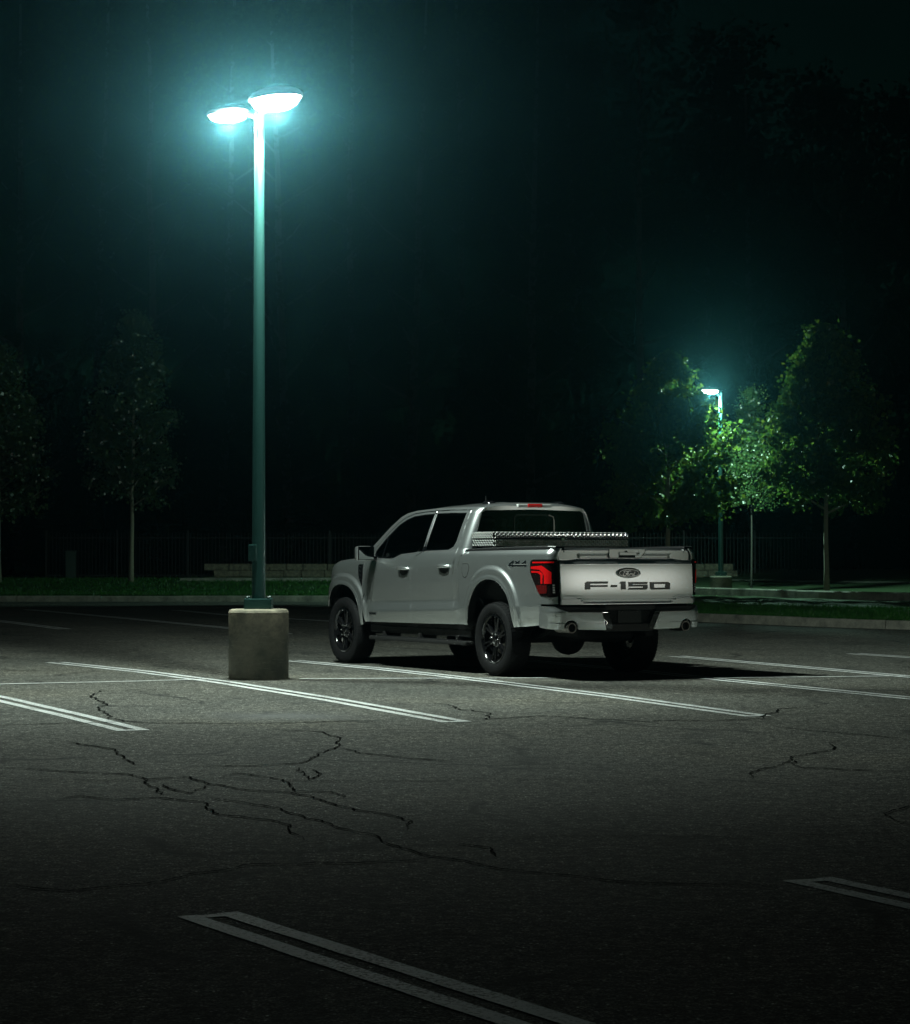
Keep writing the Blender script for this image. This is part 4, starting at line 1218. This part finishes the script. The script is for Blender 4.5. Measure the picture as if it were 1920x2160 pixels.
# wheels ------------------------------------------------------------
def wheel_meshes():
    R0 = .42
    t = MB()
    prof = [(.268, .105), (.285, .122), (.315, .136), (.35, .140), (.385, .135), (.402, .124), (.408, .112), (.408, -.112), (.402, -.124), (.385, -.135), (.35, -.140), (.315, -.136), (.285, -.122), (.268, -.105)]
    t.lathe(prof, 64, 'y')
    nb = 58
    rows = [(-.128, -.074, 0.0), (-.066, -.024, .5), (-.018, .018, .25), (.024, .066, .5), (.074, .128, 0.0)]
    for (y0, y1, ph) in rows:
        for k in range(nb):
            a0 = 2 * math.pi * (k + ph) / nb; da = 2 * math.pi / nb * .36
            sh = .010 * (1 if y0 < 0 else -1) if abs(y0 + y1) < .12 else 0
            v = []
            for rr_ in (.402, R0 if abs(y0 + y1) < .15 else R0 - .003):
                for (yy, aa) in ((y0, a0 - da), (y1, a0 - da + sh), (y1, a0 + da + sh), (y0, a0 + da)):
                    edge = abs(yy) > .12
                    r_ = rr_ - (.010 if edge and rr_ > .41 else 0)
                    v.append((r_ * math.cos(aa), yy, r_ * math.sin(aa)))
            t.add(v, [(4, 5, 6, 7), (0, 1, 5, 4), (1, 2, 6, 5), (2, 3, 7, 6), (3, 0, 4, 7)])
    # raised sidewall letters band
    for k in range(26):
        a = 2 * math.pi * k / 26 + (.1 if k % 3 else .18)
        v = []
        for r_ in (.335, .358):
            for da in (-.022, .022): v.append((r_ * math.cos(a + da), .1405, r_ * math.sin(a + da)))
        t.add(v, [(0, 1, 3, 2)])
    rim = MB()
    rim.lathe([(.272, .118), (.276, .124), (.262, .126), (.250, .112), (.240, .085), (.236, -.10), (.262, -.118)], 56, 'y')
    rim.lathe([(.236, -.02), (.16, -.015), (.155, -.04)], 40, 'y')
    sp_ = MB()
    def bar(r0, r1, a0, a1, w0, w1, y0, y1, th=.03):
        c0 = np.array([r0 * math.cos(a0), r0 * math.sin(a0)]); c1 = np.array([r1 * math.cos(a1), r1 * math.sin(a1)])
        d = (c1 - c0) / np.linalg.norm(c1 - c0); nn = np.array([-d[1], d[0]])
        v = []
        for c, w, y in ((c0, w0, y0), (c1, w1, y1)):
            for s, yy in ((1, y - .012), (.55, y), (-.55, y), (-1, y - .012), (-1, y - th), (1, y - th)):
                q = c + nn * s * w; v.append((q[0], yy, q[1]))
        f = [(j, (j + 1) % 6, 6 + (j + 1) % 6, 6 + j) for j in range(6)]
        sp_.add(v, f)
    bar(.05, .25, 0, -.13, .022, .013, .098, .108)
    bar(.05, .25, 0, .13, .022, .013, .098, .108)
    hub = MB().lathe([(.098, .05), (.098, .088), (.085, .098), (.045, .100), (.042, .112), (.034, .118), (.002, .119)], 32, 'y')
    nut = MB().lathe([(.0125, 0), (.0125, .030), (.008, .038), (.001, .039)], 6, 'y')
    disc = MB().lathe([(.17, 0), (.17, .012), (.08, .012)], 40, 'y')
    return t, rim, sp_, hub, nut, disc
wt, wr, wsx, wh, wnut, wd = wheel_meshes()
first = {}
def put(key, mb, name, mat, parent, loc=None, rot=None, smooth=True, edge=35):
    if key not in first:
        o = mb.build(name, mat, parent, smooth, loc, rot, edge); first[key] = o.data; return o
    return ob(name, first[key], None, parent, loc, rot)
for wx in (0.0, 3.69):
    for sg in (1, -1):
        w = put('rim', wr, 'wheel', GLOSSB, TR, (wx, .862 * sg, .418), (0, .37 + wx * .3, 0 if sg > 0 else math.pi))
        put('tyre', wt, 'tyre', RUBBER, w, edge=30)
        for k in range(6): put('spoke', wsx, 'spoke', GLOSSB, w, None, (0, 2 * math.pi * k / 6, 0))
        put('hub', wh, 'hub', GLOSSB, w)
        put('disc', wd, 'brake_disc', STEEL, w, (0, -.005, 0))
        for k in range(6):
            a = 2 * math.pi * (k + .5) / 6
            put('nut', wnut, 'lug_nut', CHROME, w, (.067 * math.cos(a), .094, .067 * math.sin(a)))

# ------------------------------------------------------------------ diamond-plate toolbox across the bed
TB = empty('truck_toolbox', TR.location + Vector((0, 0, 0)), math.pi / 2 + YAW)
tag(TB, 'aluminium diamond-plate toolbox lying across the truck bed behind the cab', 'toolbox')
X0, X1, HW = .09, .60, .925
MB().box(X0 + .01, X1 - .01, -HW + .01, HW - .01, 1.462, 1.545, .004).build('box_body', ALU, TB)
MB().box(X0 + .04, X1 - .04, -.79, .79, 1.05, 1.462, .01).build('box_tub', ALU, TB)
lid = MB().box(X0, X1, -HW, HW, 1.548, 1.622, .022).build('lid', ALU, TB, True, edge=35)
MB().box(X0 - .006, X0 + .004, -.02, .02, 1.530, 1.565, .003).build('latch', CHROME, TB)
def lugs(n_u, n_v, fn, size, seed):
    V = []
    rl = random.Random(seed)
    F = []
    for j in range(n_v):
        for i in range(n_u):
            s = 1 if (i + j) % 2 == 0 else -1
            u = (i + .5) / n_u; v = (j + .5) / n_v
            P, U, W, Nn = fn(u, v)
            a = (U * s + W).normalized(); b = (U - W * s).normalized() if s > 0 else (U + W).normalized()
            l = size * .62; w = size * .20
            k = len(V)
            V += [P - a * l, P - b * w, P + a * l, P + b * w, P - a * l * .45 + Nn * size * .26, P + a * l * .45 + Nn * size * .26]
            for q in ((k, k + 1, k + 5, k + 4), (k + 1, k + 2, k + 5), (k + 2, k + 3, k + 4, k + 5), (k + 3, k, k + 4)):
                p = [V[i_] for i_ in q]
                nn = (p[1] - p[0]).cross(p[2] - p[0])
                F.append(q if nn.dot(Nn) > 0 else q[::-1])
    return V, F
X, Y, Z = Vector((1, 0, 0)), Vector((0, 1, 0)), Vector((0, 0, 1))
sz = .036
for nm, par, nu, nv, fn in (
    ('tread_pattern', lid, 64, 3, lambda u, v: (Vector((X0 - .0005, (u * 2 - 1) * (HW - .01), 1.558 + v * .058)), Y, Z, -X)),
    ('tread_pattern', lid, 64, 17, lambda u, v: (Vector((X0 + .02 + v * (X1 - X0 - .04), (u * 2 - 1) * (HW - .02), 1.6225)), Y, X, Z)),
    ('tread_pattern', lid, 17, 3, lambda u, v: (Vector((X0 + .02 + u * (X1 - X0 - .04), HW + .0005, 1.558 + v * .058)), X, Z, Y)),
    ('tread_pattern', lid, 17, 3, lambda u, v: (Vector((X0 + .02 + u * (X1 - X0 - .04), -HW - .0005, 1.558 + v * .058)), X, Z, -Y)),
    ('tread_pattern', None, 64, 3, lambda u, v: (Vector((X0 + .0095, (u * 2 - 1) * (HW - .015), 1.468 + v * .075)), Y, Z, -X)),
    ('tread_pattern', None, 17, 3, lambda u, v: (Vector((X0 + .02 + u * (X1 - X0 - .04), HW - .0095, 1.468 + v * .075)), X, Z, Y)),
    ('tread_pattern', None, 17, 3, lambda u, v: (Vector((X0 + .02 + u * (X1 - X0 - .04), -HW + .0095, 1.468 + v * .075)), X, Z, -Y))):
    v, f = lugs(nu, nv, fn, sz * .80, 4)
    tag(mk(nm, v, f, LUG, par or TB), kind='stuff')

# ------------------------------------------------------------------ trees
def make_tree(name, base, H, zb, rad, prof, nclump, per, leaf, lmat, bmat, seed, r0=.07, spread=.34, lean=0.0, limbs=26, droop=0.0):
    r = np.random.default_rng(seed); rr_ = random.Random(seed)
    root = empty(name, base)
    tr = MB()
    pts = []; rads = []
    for k in range(9):
        t = k / 8
        pts.append((lean * t * H * .1 + (rr_.uniform(-.02, .02) * H * .12 if 0 < k < 8 else 0), rr_.uniform(-.02, .02) * H * .1, -.1 + t * (H * .93 + .1)))
        rads.append(r0 * (1.25 if k == 0 else 1) * (1 - .88 * t) + .004)
    tr.tube(pts, rads, 10)
    def axis(z):
        return np.array([float(np.interp(z, [p[2] for p in pts], [p[0] for p in pts])), float(np.interp(z, [p[2] for p in pts], [p[1] for p in pts]))])
    cl = []
    for i in range(limbs):
        t = (i + rr_.random()) / limbs
        z0 = zb * .92 + (H * .9 - zb) * t * .9
        a = i * 2.4 + rr_.uniform(-.4, .4)
        R_ = rad * float(np.interp(min(1, t + .1), [p[0] for p in prof], [p[1] for p in prof])) * rr_.uniform(.6, .95)
        c = axis(z0)
        up = R_ * rr_.uniform(.5, .9) * (1 - droop)
        p0 = (c[0], c[1], z0); p1 = (c[0] + R_ * .5 * math.cos(a), c[1] + R_ * .5 * math.sin(a), z0 + up * .4); p2 = (c[0] + R_ * math.cos(a), c[1] + R_ * math.sin(a), min(H * .98, z0 + up))
        q = r0 * .38 * (1 - .7 * t) + .004
        tr.tube([p0, p1, p2], [q, q * .6, q * .2], 6)
        for k in range(3):
            s = .45 + .55 * k / 2 * 1.0
            cl.append(np.array(p0) * (1 - s) + np.array(p2) * s + np.array([0, 0, up * .1]))
    tr.build('trunk', bmat, root, True)
    while len(cl) < nclump:
        t = rr_.random() ** .9
        z = zb + (H - zb) * t
        Rm = rad * float(np.interp(t, [p[0] for p in prof], [p[1] for p in prof]))
        a = rr_.uniform(0, 2 * math.pi); q = Rm * math.sqrt(rr_.uniform(.15, 1.0)) * rr_.uniform(.85, 1.08)
        c = axis(z)
        cl.append(np.array([c[0] + q * math.cos(a), c[1] + q * math.sin(a), z]))
    C = np.array(cl)
    sz_ = spread * r.uniform(.55, 1.3, len(C))
    P = np.repeat(C, per, 0) + r.normal(0, 1, (len(C) * per, 3)) * np.repeat(sz_, per)[:, None] * np.array([.55, .55, .42])
    n = len(P)
    keep = (P[:, 2] > zb - .25) & (P[:, 2] < H * 1.03) & (r.random(n) < .93)
    P = P[keep]; n = len(P)
    d = r.normal(0, 1, (n, 3)); d[:, 2] -= .35; d /= np.linalg.norm(d, axis=1)[:, None]
    e = np.cross(d, r.normal(0, 1, (n, 3))); e /= np.linalg.norm(e, axis=1)[:, None]
    L_ = leaf * r.uniform(.6, 1.25, n)[:, None]
    nrm = np.cross(d, e)
    V = np.stack([P, P + d * L_ * .45 + e * L_ * .42 + nrm * L_ * .08, P + d * L_, P + d * L_ * .45 - e * L_ * .42 + nrm * L_ * .08], 1).reshape(-1, 3)
    ob('crown', fast_mesh('crown', V, 4, lmat), None, root)
    return root

OVAL = [(0, .55), (.12, .88), (.3, 1.0), (.5, .86), (.7, .58), (.88, .28), (1, .05)]
WIDE = [(0, .6), (.15, .95), (.32, 1.0), (.5, .88), (.68, .62), (.85, .36), (1, .06)]
def at(px, y): return ((px - 960) / 5000 * y)
def tree_at(px, y, **k):
    x = at(px, y); return (x, y, lawn_z(x, y))
t1 = make_tree('maple_tree', tree_at(1743, 62), 7.0, 2.35, 1.95, WIDE, 210, 112, .135, LEAF_B, BARK, 1, .075, spread=.30)
tag(t1, 'leafy young tree with a bare trunk right of the distant lamp', 'tree', 'young trees along the lot')
t2 = make_tree('maple_tree', tree_at(1410, 64), 6.5, 1.95, 1.95, OVAL, 210, 112, .135, LEAF_B, BARK, 2, .075, spread=.30)
tag(t2, 'leafy young tree behind the truck bed left of the distant lamp', 'tree', 'young trees along the lot')
t3 = make_tree('maple_tree', tree_at(277, 75.5), 8.5, 2.5, 1.75, OVAL, 260, 56, .12, LEAF_A, BARK, 3, .075, lean=.12)
tag(t3, 'dark young tree with pale thin trunk on the left lawn', 'tree', 'young trees along the lot')
t4 = make_tree('maple_tree', tree_at(-2, 75.0), 7.3, 2.2, 1.7, OVAL, 240, 56, .12, LEAF_A, BARK, 4, .08)
tag(t4, 'young tree cut off by the left edge of the picture', 'tree', 'young trees along the lot')
t5 = make_tree('locust_tree', tree_at(1585, 70), 5.9, 2.6, .95, WIDE, 170, 60, .075, LEAF_C, BARK_D, 5, .03, spread=.30, droop=.5)
tag(t5, 'feathery pale green tree lit right beside the distant lamp pole', 'tree')

# the dark wood behind: every tree its own trunk and crown
FP = [(0, .45), (.15, .8), (.4, 1.0), (.65, .85), (.85, .5), (1, .12)]
wood = [(-90, 100, 30), (40, 96, 27), (190, 104, 31), (330, 99, 29), (470, 106, 32), (610, 98, 29), (740, 105, 31), (860, 97, 27), (985, 103, 30),
        (1115, 96, 26), (1230, 104, 28), (1350, 99, 25), (1470, 106, 24), (1590, 100, 23), (1700, 107, 22.5), (1800, 99, 20.5), (1900, 105, 21.5), (2020, 100, 21)]
for i, (px, y, H) in enumerate(wood):
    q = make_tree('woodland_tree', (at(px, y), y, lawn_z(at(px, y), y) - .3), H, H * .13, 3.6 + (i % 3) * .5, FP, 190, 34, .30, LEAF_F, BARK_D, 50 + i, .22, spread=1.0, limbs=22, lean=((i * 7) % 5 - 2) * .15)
    tag(q, 'tall dark woodland tree behind the fence, hardly visible in the night', 'tree', 'tall trees of the dark wood')
ru = np.random.default_rng(77)
n = 90000
ux = ru.uniform(-30, 30, n); uy = 92 + ru.random(n) * 34; uz = ru.random(n) ** 1.2 * 10.5 * (0.6 + .4 * np.sin(ux * .9) * np.sin(ux * .37 + 1))
P = np.stack([ux, uy, uz + .5], 1)
d = ru.normal(0, 1, (n, 3)); d /= np.linalg.norm(d, axis=1)[:, None]
e = np.cross(d, ru.normal(0, 1, (n, 3))); e /= np.linalg.norm(e, axis=1)[:, None]
V = np.stack([P, P + d * .18 + e * .14, P + d * .36, P + d * .18 - e * .14], 1).reshape(-1, 3)
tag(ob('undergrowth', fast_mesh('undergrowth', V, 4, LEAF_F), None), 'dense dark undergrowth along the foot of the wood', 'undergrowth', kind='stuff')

# ------------------------------------------------------------------ low stone wall, fence, pedestal
SW = empty('stone_wall', (0, 84, 0))
tag(SW, 'low wall of rough stone blocks behind the lawn', 'wall')
rs = random.Random(9)
for c in range(3):
    x = -8.9 + (c % 2) * .35
    while x < 9.3:
        L_ = rs.uniform(.55, 1.05)
        zb = lawn_z(0, 84) - .12 + c * .235
        m = MB().box(x + .008, x + L_ - .008, rs.uniform(-.03, .03), .40, zb, zb + .228, .025)
        m.v = [(a + rs.uniform(-.012, .012), b + rs.uniform(-.02, .02), z + rs.uniform(-.008, .008)) for a, b, z in m.v]
        m.build('stone_block', STONE, SW)
        x += L_
FN = empty('metal_fence', (0, 87, lawn_z(0, 87) - .05))
tag(FN, 'dark metal picket fence in front of the wood', 'fence')
pm = None; qm = None
for k in range(12):
    x = -15 + k * 2.6
    m = MB().box(-.035, .035, -.035, .035, 0, 1.85, .006)
    if pm is None: o = m.build('post', FENCE, FN, loc=(x, 0, 0)); pm = o.data
    else: ob('post', pm, None, FN, (x, 0, 0))
for z in (.18, 1.55): MB().box(-15, 13.6, -.018, .018, z, z + .035).build('rail', FENCE, FN)
for k in range(215):
    x = -14.9 + k * .133
    if qm is None: o = MB().box(-.011, .011, -.011, .011, .1, 1.75).build('picket', FENCE, FN, loc=(x, 0, 0)); qm = o.data
    else: ob('picket', qm, None, FN, (x, 0, 0))
px_ = at(150, 83)
PD = empty('utility_pedestal', (px_, 83, lawn_z(px_, 83)))
tag(PD, 'slim dark utility pedestal standing on the left lawn', 'utility box')
MB().box(-.17, .17, -.15, .15, -.1, .98, .015).build('cabinet', CABINET, PD)
MB().box(-.18, .18, -.16, .16, .975, 1.03, .015).build('cabinet_lid', CABINET, PD)
MB().box(-.01, .01, -.165, -.149, .82, .86, .003).build('padlock', CHROME, PD)

# ------------------------------------------------------------------ damp night air
hz = MB().box(-120, 120, -30, 128, -1.2, 36).build('haze', None)
hm = bpy.data.materials.new('night_haze'); hm.use_nodes = True
hn = hm.node_tree; hn.nodes.remove(hn.nodes['Principled BSDF'])
pv = hn.nodes.new('ShaderNodeVolumePrincipled')
pv.inputs['Color'].default_value = (0.22, 0.66, 0.84, 1)
pv.inputs['Density'].default_value = 0.0007
pv.inputs['Anisotropy'].default_value = 0.955
hn.links.new(pv.outputs[0], hn.nodes['Material Output'].inputs['Volume'])
hz.data.materials.append(hm)
tag(hz, 'faint damp night air glowing round the lamps', 'haze', kind='stuff')
